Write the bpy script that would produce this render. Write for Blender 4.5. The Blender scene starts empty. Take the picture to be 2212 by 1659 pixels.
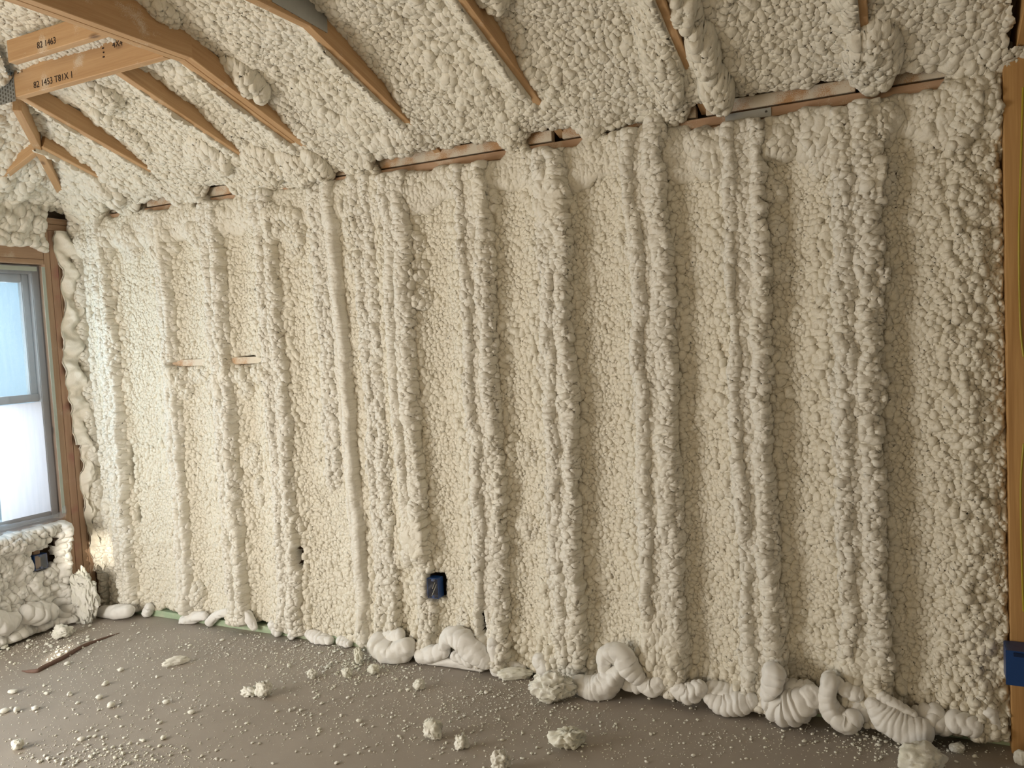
import bpy, bmesh, math, random
import numpy as np
from mathutils import Vector, Matrix, noise as mnoise

# ------------------------------------------------------------------ camera, world, lights, exposure
SC = bpy.context.scene
COL = SC.collection
F_PX, CX, CY = 1747.09, 1106.0, 829.5
CAM = np.array([4.59065, -3.36045, 1.59773])
ROT = np.array([[0.898778, 0.018736, 0.438003], [0.435527, 0.076098, -0.896953], [-0.050136, 0.996924, 0.060235]])
cam_d = bpy.data.cameras.new('camera'); cam = bpy.data.objects.new('camera', cam_d); COL.objects.link(cam)
cam_d.sensor_width = 36; cam_d.lens = F_PX * 36 / 2212; cam_d.clip_start = .05; cam_d.clip_end = 300
M4 = Matrix([list(ROT[i]) + [CAM[i]] for i in range(3)] + [[0, 0, 0, 1]])
cam.matrix_world = M4
SC.camera = cam
SC.view_settings.view_transform = 'Standard'; SC.view_settings.look = 'None'
SC.view_settings.gamma = 1; SC.view_settings.use_curve_mapping = False
SC.view_settings.exposure = 0.05
SC.cycles.max_bounces = 6; SC.cycles.diffuse_bounces = 3; SC.cycles.use_adaptive_sampling = True; SC.cycles.adaptive_threshold = .03; SC.cycles.transparent_max_bounces = 16

wd = bpy.data.worlds.new('sky'); SC.world = wd; wd.use_nodes = True
nt = wd.node_tree; bg = nt.nodes['Background']
tc = nt.nodes.new('ShaderNodeTexCoord'); sx = nt.nodes.new('ShaderNodeSeparateXYZ'); rp = nt.nodes.new('ShaderNodeValToRGB')
nt.links.new(tc.outputs['Generated'], sx.inputs[0]); nt.links.new(sx.outputs['Z'], rp.inputs[0]); nt.links.new(rp.outputs[0], bg.inputs[0])
rp.color_ramp.elements[0].position = 0; rp.color_ramp.elements[0].color = (.62, .72, .80, 1)
rp.color_ramp.elements[1].position = .5; rp.color_ramp.elements[1].color = (.40, .58, .78, 1)
bg.inputs[1].default_value = 1.25

def area(name, loc, target, sx_, sy_, power, col):
    l = bpy.data.lights.new(name, 'AREA'); l.shape = 'RECTANGLE'; l.size = sx_; l.size_y = sy_; l.energy = power; l.color = col
    o = bpy.data.objects.new(name, l); COL.objects.link(o); o.location = loc
    o.rotation_euler = (Vector(target) - Vector(loc)).to_track_quat('-Z', 'Y').to_euler(); return o
# daylight through the openings of the room beside the camera, plus a rear fill
area('daylight_left_opening', (.10, -2.65, .85), (2.6, -.5, .05), 2.4, 1.5, 128, (1.0, .975, .925))
area('daylight_window', (-.28, -.75, 1.4), (1.5, -.75, 1.0), .8, 1.45, 16, (.95, .98, 1.0))
area('rear_fill', (2.2, -6.9, 1.3), (2.2, 0, 1.1), 3.6, 1.8, 64, (1.0, .81, .55))  # broad warm fill lamp added behind the camera for ambient light

# sunbeams slipping through gaps in the rear wall, low in the corner and on the slab
for k_, (tgt, ang, en) in enumerate((((.12, -.16, .42), 1.5, 170), ((.44, -.62, 0), .45, 300))):
    l_ = bpy.data.lights.new('sunbeam', 'SPOT'); l_.energy = en * 14; l_.spot_size = math.radians(ang * 1.6); l_.spot_blend = 1.0; l_.color = (1, .92, .78); l_.shadow_soft_size = .01
    o_ = bpy.data.objects.new('sunbeam', l_); COL.objects.link(o_); o_.location = (3.4 + .3 * k_, -6.6, 2.3); o_.rotation_euler = (Vector(tgt) - o_.location).to_track_quat('-Z', 'Y').to_euler()
# ------------------------------------------------------------------ helpers
def ray(px, py):
    d = ROT @ np.array([(px - CX) / F_PX, -(py - CY) / F_PX, -1.0]); return d
def on_y(px, py, Y):
    d = ray(px, py); return Vector(CAM + d * (Y - CAM[1]) / d[1])
def on_x(px, py, X):
    d = ray(px, py); return Vector(CAM + d * (X - CAM[0]) / d[0])
def on_z(px, py, Z=0.0):
    d = ray(px, py); return Vector(CAM + d * (Z - CAM[2]) / d[2])

def tag(o, label=None, cat=None, group=None, kind=None):
    if label: o['label'] = label
    if cat: o['category'] = cat
    if group: o['group'] = group
    if kind: o['kind'] = kind
    return o
def empty(name, loc=(0, 0, 0), parent=None):
    o = bpy.data.objects.new(name, None); COL.objects.link(o); o.location = loc; o.empty_display_size = .05
    if parent: o.parent = parent
    return o
def link_mesh(name, me, mat, parent=None, loc=None):
    o = bpy.data.objects.new(name, me); COL.objects.link(o)
    if mat and not me.materials: me.materials.append(mat)
    if parent:
        o.parent = parent
        if parent.type == 'EMPTY' or parent.location.length > 0: o.location = -parent.location
    if loc is not None: o.location = Vector(loc) - (parent.location if parent else Vector())
    return o
def arr_mesh(name, V, F, smooth=True, normals=None, attrs=None):
    me = bpy.data.meshes.new(name)
    V = np.ascontiguousarray(V, dtype=np.float32); F = np.ascontiguousarray(F, dtype=np.int32)
    k = F.shape[1]
    me.vertices.add(len(V)); me.vertices.foreach_set('co', V.ravel())
    me.loops.add(F.size); me.loops.foreach_set('vertex_index', F.ravel())
    me.polygons.add(len(F)); me.polygons.foreach_set('loop_start', np.arange(0, F.size, k, dtype=np.int32))
    me.polygons.foreach_set('loop_total', np.full(len(F), k, dtype=np.int32))
    me.polygons.foreach_set('use_smooth', np.full(len(F), smooth))
    me.update(calc_edges=True)
    if attrs:
        for n, a in attrs.items():
            at = me.attributes.new(n, 'FLOAT', 'POINT'); at.data.foreach_set('value', np.ascontiguousarray(a, dtype=np.float32))
    if normals is not None:
        me.normals_split_custom_set_from_vertices(np.ascontiguousarray(normals, dtype=np.float32))
    return me
def bm_mesh(name, bm, smooth=False):
    me = bpy.data.meshes.new(name); bm.to_mesh(me); bm.free()
    if smooth: me.polygons.foreach_set('use_smooth', [True] * len(me.polygons))
    me.update(); return me

# ------------------------------------------------------------------ numpy noise
def hsh(ix, iy, s):
    h = (ix.astype(np.int64) * 374761393 + iy.astype(np.int64) * 668265263 + s * 974634777) & 0xFFFFFFFF
    h = ((h ^ (h >> 13)) * 1274126177) & 0xFFFFFFFF
    h = ((h ^ (h >> 15)) * 2246822519) & 0xFFFFFFFF
    return (((h ^ (h >> 16)) & 0xFFFFFF) / float(0x1000000)).astype(np.float32)
def vnoise(x, y, s):
    ix = np.floor(x).astype(np.int64); iy = np.floor(y).astype(np.int64)
    fx = (x - ix).astype(np.float32); fy = (y - iy).astype(np.float32)
    fx = fx * fx * fx * (fx * (fx * 6 - 15) + 10); fy = fy * fy * fy * (fy * (fy * 6 - 15) + 10)
    a = hsh(ix, iy, s); b = hsh(ix + 1, iy, s); c = hsh(ix, iy + 1, s); d = hsh(ix + 1, iy + 1, s)
    return (a + (b - a) * fx + (c - a) * fy + (a - b - c + d) * fx * fy) * 2 - 1
def fbm(x, y, s, o=3):
    r = 0; a = .57
    for k in range(o):
        r = r + a * vnoise(x * 2 ** k + 3.1 * k, y * 2 ** k + 1.7 * k, s + k); a *= .5
    return r
def worley(x, y, s, jit=.95):
    ix = np.floor(x).astype(np.int64); iy = np.floor(y).astype(np.int64)
    f1 = np.full(x.shape, 9., np.float32); f2 = f1.copy(); rid = np.zeros_like(f1); DX = np.zeros_like(f1); DY = np.zeros_like(f1)
    for j in (-1, 0, 1):
        for i in (-1, 0, 1):
            cx = ix + i; cy = iy + j; r1 = hsh(cx, cy, s); r2 = hsh(cx, cy, s + 77)
            dx = (x - cx - .5 - jit * (r1 - .5)).astype(np.float32); dy = (y - cy - .5 - jit * (r2 - .5)).astype(np.float32)
            d = dx * dx + dy * dy
            m = d < f1
            f2 = np.where(m, f1, np.minimum(f2, d)); f1 = np.where(m, d, f1)
            rid = np.where(m, (r1 * 7.31 + r2 * 3.77) % 1.0, rid); DX = np.where(m, dx, DX); DY = np.where(m, dy, DY)
    return np.sqrt(f1), np.sqrt(f2), rid, DX, DY
def lump(x, y, s, warp=.35):
    """rounded popcorn bulges with pinched creases, 0..1"""
    wx = fbm(x * .8, y * .8, s + 11, 3) * warp * 1.5; wy = fbm(x * .8 + 9, y * .8 + 5, s + 23, 3) * warp * 1.5
    # local swelling and shrinking of the cells
    f1, f2, rid, dx, dy = worley(x + wx + .9 * vnoise(x * .23, y * .23, s + 31), y + wy + .9 * vnoise(x * .23, y * .23, s + 37), s)
    pil = 1 - np.exp(-5.0 * (f2 - f1))
    ang = rid * 37.7
    h = pil * (.06 + .68 * np.sqrt(np.clip(1 - (f1 / .9) ** 2, 0, 1)) + .36 * (rid - .35) + .45 * (dx * np.cos(ang) + dy * np.sin(ang)))
    h = h + pil * .22 * (.5 - np.abs(vnoise((x + wx) * 1.9 + rid * 9, (y + wy) * 1.9, s + 41))) * 1.4
    return h.astype(np.float32)
def sst(a, b, x):
    t = np.clip((x - a) / (b - a), 0, 1); return t * t * (3 - 2 * t)

# ------------------------------------------------------------------ materials
def mat(name):
    m = bpy.data.materials.new(name); m.use_nodes = True; return m, m.node_tree, m.node_tree.nodes['Principled BSDF']
def N(nt, t, **k):
    n = nt.nodes.new(t)
    for a, b in k.items(): setattr(n, a, b)
    return n
def ramp(nt, fac, stops):
    r = N(nt, 'ShaderNodeValToRGB'); e = r.color_ramp.elements
    while len(e) < len(stops): e.new(.5)
    for el, (p, c) in zip(e, stops): el.position = p; el.color = (*c, 1) if len(c) == 3 else c
    nt.links.new(fac, r.inputs[0]); return r
def noise(nt, vec, scale, detail=3, rough=.5, dist=0):
    n = N(nt, 'ShaderNodeTexNoise'); n.inputs['Scale'].default_value = scale; n.inputs['Detail'].default_value = detail
    n.inputs['Roughness'].default_value = rough; n.inputs['Distortion'].default_value = dist
    if vec: nt.links.new(vec, n.inputs['Vector'])
    return n
def math_(nt, op, a, b=None):
    n = N(nt, 'ShaderNodeMath', operation=op)
    for i, v in enumerate((a, b)):
        if v is None: continue
        if isinstance(v, (int, float)): n.inputs[i].default_value = v
        else: nt.links.new(v, n.inputs[i])
    return n.outputs[0]
def mixc(nt, fac, a, b):
    n = N(nt, 'ShaderNodeMix', data_type='RGBA')
    for sock, v in ((n.inputs[0], fac), (n.inputs[6], a), (n.inputs[7], b)):
        if isinstance(v, (int, float)): sock.default_value = v
        elif isinstance(v, tuple): sock.default_value = (*v, 1)
        else: nt.links.new(v, sock)
    return n.outputs[2]
def bump(nt, bsdf, h, strength, dist=.002):
    b = N(nt, 'ShaderNodeBump'); b.inputs['Strength'].default_value = strength; b.inputs['Distance'].default_value = dist
    nt.links.new(h, b.inputs['Height']); nt.links.new(b.outputs[0], bsdf.inputs['Normal'])

def foam_material(name, skin=(.79, .752, .665), deep=(.79, .74, .622), rough=.45, fine=1.0):
    m, nt, b = mat(name)
    g = N(nt, 'ShaderNodeNewGeometry'); pos = g.outputs['Position']
    at = N(nt, 'ShaderNodeAttribute', attribute_name='skin')
    n1 = noise(nt, pos, 2.2, 2); n2 = noise(nt, pos, 30, 0)
    f = math_(nt, 'ADD', at.outputs['Fac'], math_(nt, 'MULTIPLY', math_(nt, 'SUBTRACT', n1.outputs[0], .5), 1.1))
    f = math_(nt, 'ADD', f, math_(nt, 'MULTIPLY', math_(nt, 'SUBTRACT', n2.outputs[0], .5), .5))
    r = ramp(nt, f, [(.15, deep), (.8, skin)])
    nt.links.new(r.outputs[0], b.inputs['Base Color'])
    b.inputs['Roughness'].default_value = rough; b.inputs['Specular IOR Level'].default_value = .35
    fn = noise(nt, pos, 120, 2, .6)
    bump(nt, b, fn.outputs[0], .5 * fine, .003)
    return m
M_FOAM = foam_material('foam')
M_PUFF = foam_material('foam_puff', (.84, .82, .78), (.82, .79, .71), .5, .45)
M_CHUNK = foam_material('foam_chunk', (.84, .82, .76), (.80, .79, .66), .7, 1.0)

def wood_material(name, c1, c2, dust=0.0, dust_lo=.5, rough=.6, knots=True, stain=None):
    m, nt, b = mat(name)
    t = N(nt, 'ShaderNodeTexCoord'); oi = N(nt, 'ShaderNodeObjectInfo')
    add = N(nt, 'ShaderNodeVectorMath', operation='ADD'); sc = N(nt, 'ShaderNodeVectorMath', operation='SCALE')
    cmb = N(nt, 'ShaderNodeCombineXYZ'); nt.links.new(oi.outputs['Random'], cmb.inputs[0]); nt.links.new(oi.outputs['Random'], cmb.inputs[1])
    nt.links.new(cmb.outputs[0], sc.inputs[0]); sc.inputs['Scale'].default_value = 37
    nt.links.new(t.outputs['Object'], add.inputs[0]); nt.links.new(sc.outputs[0], add.inputs[1])
    mp = N(nt, 'ShaderNodeMapping'); mp.inputs['Scale'].default_value = (1.2, 22, 22); nt.links.new(add.outputs[0], mp.inputs[0])
    n1 = noise(nt, mp.outputs[0], 1.0, 4, .6, 1.2)
    mp2 = N(nt, 'ShaderNodeMapping'); mp2.inputs['Scale'].default_value = (6, 160, 160); nt.links.new(add.outputs[0], mp2.inputs[0])
    n2 = noise(nt, mp2.outputs[0], 1.0, 2, .5)
    w = math_(nt, 'ADD', math_(nt, 'MULTIPLY', n1.outputs[0], .75), math_(nt, 'MULTIPLY', n2.outputs[0], .25))
    r = ramp(nt, w, [(.32, c1), (.66, c2)]); col = r.outputs[0]
    if knots:
        mp3 = N(nt, 'ShaderNodeMapping'); mp3.inputs['Scale'].default_value = (3.0, 7, 7); nt.links.new(add.outputs[0], mp3.inputs[0])
        v = N(nt, 'ShaderNodeTexVoronoi'); v.inputs['Scale'].default_value = 1.3; nt.links.new(mp3.outputs[0], v.inputs['Vector'])
        k = ramp(nt, v.outputs['Distance'], [(.05, (1, 1, 1)), (.14, (0, 0, 0))])
        col = mixc(nt, math_(nt, 'MULTIPLY', k.outputs[0], .75), col, (.10, .045, .02))
    if stain:
        ns = noise(nt, t.outputs['Object'], 9, 2); col = mixc(nt, ramp(nt, ns.outputs[0], [(.5, (0, 0, 0)), (.75, (.6, .6, .6))]).outputs[0], col, stain)
    if dust:
        nd = noise(nt, t.outputs['Object'], 7, 3, .6); ng = noise(nt, t.outputs['Object'], 260, 1, .5)
        d = math_(nt, 'ADD', nd.outputs[0], math_(nt, 'MULTIPLY', math_(nt, 'SUBTRACT', ng.outputs[0], .5), .35))
        rd = ramp(nt, d, [(dust_lo, (0, 0, 0)), (dust_lo + .16, (dust, dust, dust))])
        col = mixc(nt, rd.outputs[0], col, (.76, .70, .58))
    nt.links.new(col, b.inputs['Base Color']); b.inputs['Roughness'].default_value = rough; b.inputs['Specular IOR Level'].default_value = .3
    bump(nt, b, w, .25, .001)
    return m
M_TRUSS = wood_material('truss_lumber', (.46, .27, .13), (.60, .39, .21), .8, .62)
M_TRUSSD = wood_material('dusty_lumber', (.46, .25, .12), (.62, .38, .20), .9, .40)
M_STUD = wood_material('stud_lumber', (.34, .215, .135), (.46, .31, .205), .4, .62)
M_POST = wood_material('post_lumber', (.38, .20, .07), (.56, .33, .13), 0)
M_PLATE = wood_material('plate_lumber', (.40, .245, .15), (.54, .36, .235), .6, .56)
M_GREEN = wood_material('treated_lumber', (.30, .40, .26), (.45, .55, .38), .5, .52, knots=False)
M_OSB = wood_material('sheathing_board', (.16, .10, .05), (.26, .17, .09), 0)
M_RED = wood_material('red_marked_lumber', (.35, .21, .135), (.46, .30, .20), .3, .62, stain=(.34, .10, .10))

def simple(name, col, rough=.5, metal=0, spec=.5, alpha=None):
    m, nt, b = mat(name); b.inputs['Base Color'].default_value = (*col, 1); b.inputs['Roughness'].default_value = rough
    b.inputs['Metallic'].default_value = metal; b.inputs['Specular IOR Level'].default_value = spec
    n = noise(nt, N(nt, 'ShaderNodeNewGeometry').outputs['Position'], 45, 3)
    mx = mixc(nt, math_(nt, 'MULTIPLY', n.outputs[0], .5), tuple(col), tuple(c * .75 for c in col)); nt.links.new(mx, b.inputs['Base Color'])
    return m
M_BLUE = simple('blue_plastic', (.012, .055, .20), .35)
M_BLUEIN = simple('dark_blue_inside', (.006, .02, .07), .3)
M_STEEL = simple('galvanized_steel', (.42, .43, .42), .45, .6)
M_STEELSLOT = simple('steel_slot', (.10, .09, .07), .7)
M_YELLOW = simple('yellow_cable_sheath', (.42, .33, .02), .4)
M_VINYL = simple('vinyl_frame', (.30, .27, .26), .5)
M_INK = simple('ink', (.035, .02, .015), .9)
M_TAPE = simple('green_tape', (.47, .52, .46), .6)
M_BARK = simple('curled_strip', (.20, .12, .09), .7)

def concrete():
    m, nt, b = mat('concrete'); pos = N(nt, 'ShaderNodeNewGeometry').outputs['Position']
    n1 = noise(nt, pos, 1.6, 5, .6); n2 = noise(nt, pos, 60, 3); n3 = noise(nt, pos, 6, 4, .6)
    r = ramp(nt, n1.outputs[0], [(.3, (.330, .282, .235)), (.7, (.415, .362, .308))])
    c = mixc(nt, math_(nt, 'MULTIPLY', n3.outputs[0], .35), r.outputs[0], (.42, .38, .32))
    # fine overspray dust
    v = N(nt, 'ShaderNodeTexVoronoi'); v.inputs['Scale'].default_value = 95; nt.links.new(pos, v.inputs['Vector'])
    sp = ramp(nt, v.outputs['Distance'], [(.10, (1, 1, 1)), (.17, (0, 0, 0))])
    dm = ramp(nt, noise(nt, pos, 2.3, 3).outputs[0], [(.42, (0, 0, 0)), (.62, (1, 1, 1))])
    c = mixc(nt, math_(nt, 'MULTIPLY', math_(nt, 'MULTIPLY', sp.outputs[0], dm.outputs[0]), .55), c, (.62, .60, .50))
    # hairline scratches
    nt.links.new(c, b.inputs['Base Color']); b.inputs['Roughness'].default_value = .62; b.inputs['Specular IOR Level'].default_value = .35
    bump(nt, b, n2.outputs[0], .12, .001); return m
M_CONC = concrete()

def film(name, col, transp, rough=.35):
    m, nt, b = mat(name); out = nt.nodes['Material Output']
    tr = N(nt, 'ShaderNodeBsdfTranslucent'); tr.inputs[0].default_value = (*col, 1)
    tp = N(nt, 'ShaderNodeBsdfTransparent'); tp.inputs[0].default_value = (.95, .97, 1, 1)
    gl = N(nt, 'ShaderNodeBsdfGlossy'); gl.inputs['Roughness'].default_value = rough; gl.inputs[0].default_value = (.8, .8, .8, 1)
    df = N(nt, 'ShaderNodeBsdfDiffuse'); df.inputs[0].default_value = (*col, 1)
    pos = N(nt, 'ShaderNodeNewGeometry').outputs['Position']
    mp = N(nt, 'ShaderNodeMapping'); mp.inputs['Scale'].default_value = (1, 30, 2.5); nt.links.new(pos, mp.inputs[0])
    n = noise(nt, mp.outputs[0], 1.5, 3, .5, .5)
    a = N(nt, 'ShaderNodeMixShader'); a.inputs[0].default_value = .35; nt.links.new(tr.outputs[0], a.inputs[1]); nt.links.new(df.outputs[0], a.inputs[2])
    c = N(nt, 'ShaderNodeMixShader'); nt.links.new(ramp(nt, n.outputs[0], [(.3, (transp,) * 3), (.75, (max(0, transp - .09),) * 3)]).outputs[0], c.inputs[0])
    nt.links.new(a.outputs[0], c.inputs[1]); nt.links.new(tp.outputs[0], c.inputs[2])
    d = N(nt, 'ShaderNodeMixShader'); d.inputs[0].default_value = .05; nt.links.new(c.outputs[0], d.inputs[1]); nt.links.new(gl.outputs[0], d.inputs[2])
    nt.links.new(d.outputs[0], out.inputs[0]); nt.nodes.remove(b); return m
M_FILM = film('clear_masking_film', (.80, .82, .84), .88)
M_SHEET = film('white_masking_sheet', (1.0, .82, .80), .06)
def glass():
    m, nt, b = mat('pane_glass'); out = nt.nodes['Material Output']
    tp = N(nt, 'ShaderNodeBsdfTransparent'); tp.inputs[0].default_value = (.80, .92, .97, 1)
    gl = N(nt, 'ShaderNodeBsdfGlossy'); gl.inputs['Roughness'].default_value = .05
    a = N(nt, 'ShaderNodeMixShader'); a.inputs[0].default_value = .06; nt.links.new(tp.outputs[0], a.inputs[1]); nt.links.new(gl.outputs[0], a.inputs[2])
    nt.links.new(a.outputs[0], out.inputs[0]); nt.nodes.remove(b); return m
M_GLASS = glass()

# ------------------------------------------------------------------ board / shape builders
def board(name, A, B, width, depth, up, m, parent=None, bev=.0025, align=(0, 0), cutA=None):
    """lumber from A to B; width along side axis, depth along up axis; align shifts in units of width/depth (0 = centred)"""
    A = Vector(A); B = Vector(B); x = (B - A).normalized(); up = Vector(up); y = up.cross(x).normalized(); z = x.cross(y)
    L = (B - A).length
    bm = bmesh.new(); bmesh.ops.create_cube(bm, size=1)
    for v in bm.verts:
        v.co = Vector((v.co.x * L + L / 2, (v.co.y + align[0]) * width, (v.co.z + align[1]) * depth))
    bmesh.ops.bevel(bm, geom=bm.edges[:], offset=bev, segments=1, affect='EDGES')
    me = bm_mesh(name, bm); o = bpy.data.objects.new(name, me); COL.objects.link(o); me.materials.append(m)
    R = Matrix((x, y, z)).transposed().to_4x4(); R.translation = A - (parent.location if parent else Vector())
    o.matrix_basis = R
    if parent: o.parent = parent
    return o
def box(name, lo, hi, m, parent=None, bev=0.0, kind=None):
    bm = bmesh.new(); bmesh.ops.create_cube(bm, size=1); lo = Vector(lo); hi = Vector(hi); c = (lo + hi) / 2
    for v in bm.verts: v.co = Vector([v.co[i] * (hi[i] - lo[i]) for i in range(3)])
    if bev: bmesh.ops.bevel(bm, geom=bm.edges[:], offset=bev, segments=2, affect='EDGES')
    o = link_mesh(name, bm_mesh(name, bm), m, parent, c)
    if kind: o['kind'] = kind
    return o

def sausage(name, pts, rad, m, parent=None, pleats=9, depth=.14, seed=0, flat=1.0, segs=40, loc=None):
    """puffy expanded-foam roll swept along pts with ring pleats"""
    pts = [Vector(p) for p in pts]; rad = list(rad)
    if len(pts) == 1: pts = [pts[0] - Vector((rad[0] * .25, 0, 0)), pts[0] + Vector((rad[0] * .25, 0, 0))]; rad = [rad[0]] * 2
    # catmull-rom resample
    P = []; R = []; n = len(pts)
    for i in range(n - 1):
        p0 = pts[max(i - 1, 0)]; p1 = pts[i]; p2 = pts[i + 1]; p3 = pts[min(i + 2, n - 1)]
        for k in range(10):
            t = k / 10
            P.append(.5 * ((2 * p1) + (p2 - p0) * t + (2 * p0 - 5 * p1 + 4 * p2 - p3) * t * t + (3 * p1 - p0 - 3 * p2 + p3) * t ** 3)); R.append(rad[i] * (1 - t) + rad[i + 1] * t)
    P.append(pts[-1]); R.append(rad[-1])
    # hemispherical caps
    d0 = (P[0] - P[1]).normalized(); d1 = (P[-1] - P[-2]).normalized()
    cap = [math.radians(a) for a in (88, 75, 60, 45, 30, 15)]
    C = [(P[0] + d0 * R[0] * math.sin(a), R[0] * math.cos(a)) for a in cap] + list(zip(P, R)) + [(P[-1] + d1 * R[-1] * math.sin(a), R[-1] * math.cos(a)) for a in reversed(cap)]
    # densify
    D = []
    for (a, ra), (b, rb) in zip(C[:-1], C[1:]): D += [(a, ra), (a.lerp(b, .5), math.sqrt((ra * ra + rb * rb) / 2))]
    D.append(C[-1]); C = D
    acc = 0; V = []; rnd = random.Random(seed); ph = rnd.random() * 6; L = sum((C[i + 1][0] - C[i][0]).length for i in range(len(C) - 1))
    up = Vector((0, 0, 1)) if abs((P[-1] - P[0]).normalized().z) < .8 else Vector((0, -1, 0))
    for i, (c, r) in enumerate(C):
        if i: acc += (c - C[i - 1][0]).length
        t = (C[min(i + 1, len(C) - 1)][0] - C[max(i - 1, 0)][0]).normalized(); s = t.cross(up).normalized(); u = s.cross(t)
        for k in range(segs):
            a = 2 * math.pi * k / segs
            off = .9 * mnoise.noise(Vector((math.cos(a) * .8 + seed, math.sin(a) * .8, acc * 9)))
            w = acc / L * pleats + off + ph
            fold = abs(math.sin(math.pi * w)) ** .38
            str_ = (min(.34, depth * 1.7) if r > .012 else 0) * (.55 + .9 * mnoise.noise(Vector((seed * 1.7, w // 1 * .77, math.cos(a) * .6))))
            rr = r * (1.12 if r > .012 else 1) * (1 - max(0, str_) * (1 - fold)) * (1 + (.26 if r > .012 else 0) * mnoise.noise(c * 11 + Vector((math.cos(a), math.sin(a), seed))) + (.07 if r > .012 else 0) * mnoise.noise(c * 40 + Vector((math.cos(a) * 2, math.sin(a) * 2, seed))))
            V.append(c + (s * math.cos(a) + u * math.sin(a) * flat) * rr)
    n = len(C); F = [(i * segs + k, i * segs + (k + 1) % segs, (i + 1) * segs + (k + 1) % segs, (i + 1) * segs + k) for i in range(n - 1) for k in range(segs)]
    Vn = np.array([v[:] for v in V])
    # the end of a blob that would sink into the slab squashes flat on it instead
    Vn[:, 2] = np.where(Vn[:, 2] < .006, .002 + .004 * np.exp(np.minimum((Vn[:, 2] - .006) * 60, 0)), Vn[:, 2])
    me = arr_mesh(name, Vn, np.array(F))
    at = me.attributes.new('skin', 'FLOAT', 'POINT'); at.data.foreach_set('value', np.full(len(Vn), .8, np.float32))
    return link_mesh(name, me, m, parent)

def ico(sub):
    bm = bmesh.new(); bmesh.ops.create_icosphere(bm, subdivisions=sub, radius=1)
    V = np.array([v.co[:] for v in bm.verts]); F = np.array([[v.index for v in f.verts] for f in bm.faces]); bm.free(); return V, F
ICO = {s: ico(s) for s in (1, 2, 3, 4, 5)}
def chunk_mesh(name, dims, seed, sub=4, rag=.45, cup=0):
    """torn lump of foam: ridged crumples and ragged flaps"""
    V, F = ICO[sub]; out = np.zeros_like(V); S = Vector((seed * 3.1, seed * 1.3, seed * .7))
    for i, p in enumerate(V):
        p = Vector(p); q = p * 1.3 + S
        r = 1 + rag * .8 * mnoise.noise(q)
        r += rag * .75 * (.45 - abs(mnoise.noise(q * 2.1 + mnoise.noise_vector(q * 1.2) * .8)) * 1.7)
        r += rag * .22 * (.4 - abs(mnoise.noise(q * 5.3 + mnoise.noise_vector(q * 3) * .5)) * 1.6)
        r += rag * .08 * mnoise.noise(q * 13)
        if cup: r -= cup * max(0, p.z) ** 2 * .8
        out[i] = p * max(r, .25) + mnoise.noise_vector(q * 2.6) * rag * .34 + mnoise.noise_vector(q * 7) * rag * .14
    out *= np.array(dims) / 2
    out[:, 2] -= np.percentile(out[:, 2], 4); out[:, 2] = np.maximum(out[:, 2], 0)
    me = arr_mesh(name, out, F); at = me.attributes.new('skin', 'FLOAT', 'POINT'); at.data.foreach_set('value', np.full(len(V), .5, np.float32)); return me

# ------------------------------------------------------------------ grid surfaces
def grid_normals(P):
    du = np.gradient(P, axis=1); dv = np.gradient(P, axis=0); n = np.cross(du, dv); n /= np.maximum(np.linalg.norm(n, axis=2, keepdims=True), 1e-12); return n
def grid_parts(P, skin, keep, part, parent, names, m, flip=False):
    """cut one continuous displaced sheet into its parts; neighbours share their border points and normals"""
    nv, nu = P.shape[:2]; Nn = grid_normals(P)
    if flip: Nn = -Nn
    idx = np.arange(nv * nu).reshape(nv, nu)
    Q = np.stack([idx[:-1, :-1], idx[:-1, 1:], idx[1:, 1:], idx[1:, :-1]], -1).reshape(-1, 4)
    if flip: Q = Q[:, ::-1]
    pid = part[:-1, :-1].ravel(); kp = (keep[:-1, :-1] & keep[1:, 1:] & keep[1:, :-1] & keep[:-1, 1:]).ravel()
    Pf = P.reshape(-1, 3); Nf = Nn.reshape(-1, 3); sf = skin.ravel(); res = {}
    for k in np.unique(pid[kp]):
        q = Q[kp & (pid == k)]
        u, inv = np.unique(q, return_inverse=True)
        me = arr_mesh(names(k), Pf[u], inv.reshape(q.shape), normals=Nf[u], attrs={'skin': sf[u]})
        res[k] = link_mesh(names(k), me, m, parent)
    return res
def chop(P, h, du, dv, nrm, lam, axu, axv):
    """push the swollen tops sideways so lumps overhang their creases"""
    gu = np.gradient(h, axis=1) / du; gv = np.gradient(h, axis=0) / dv
    gu = np.clip(gu, -2.2, 2.2); gv = np.clip(gv, -2.2, 2.2)
    P += (-lam) * (gu[..., None] * axu + gv[..., None] * axv) * -1 * -1
    return P

# ================================================================== STRUCTURE
box('floor', (-.35, -7.2, -.15), (8.2, .3, 0), M_CONC, kind='structure')
box('wall_rear', (-.3, -7.3, 0), (8.2, -7.2, 5), M_FOAM, kind='structure')
box('wall_far_right', (8.1, -7.2, 0), (8.2, .3, 5), M_FOAM, kind='structure')
wall_back = box('wall_back', (-.2, .15, 0), (6.6, .17, 2.75), M_OSB, kind='structure')
ribs = [.273, .763, 1.170, 1.56, 1.97, 2.375, 2.807, 3.193, 3.627, 4.030, 4.425, 4.82]
for i, x in enumerate(ribs):
    board('stud', (x - .0, .002, .04), (x - .0, .002, 2.36), .038, .14, (0, 1, 0), M_STUD, wall_back, align=(0, .5))
board('sill_plate', (-.0, 0, .0195), (6.2, 0, .0195), .14, .038, (0, 0, 1), M_GREEN, wall_back, align=(.5, 0))
for z in (2.38, 2.419):
    board('top_plate', (0, 0, z), (6.2, 0, z), .14, .037, (0, 0, 1), M_PLATE, wall_back, align=(.5, 0))
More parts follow.
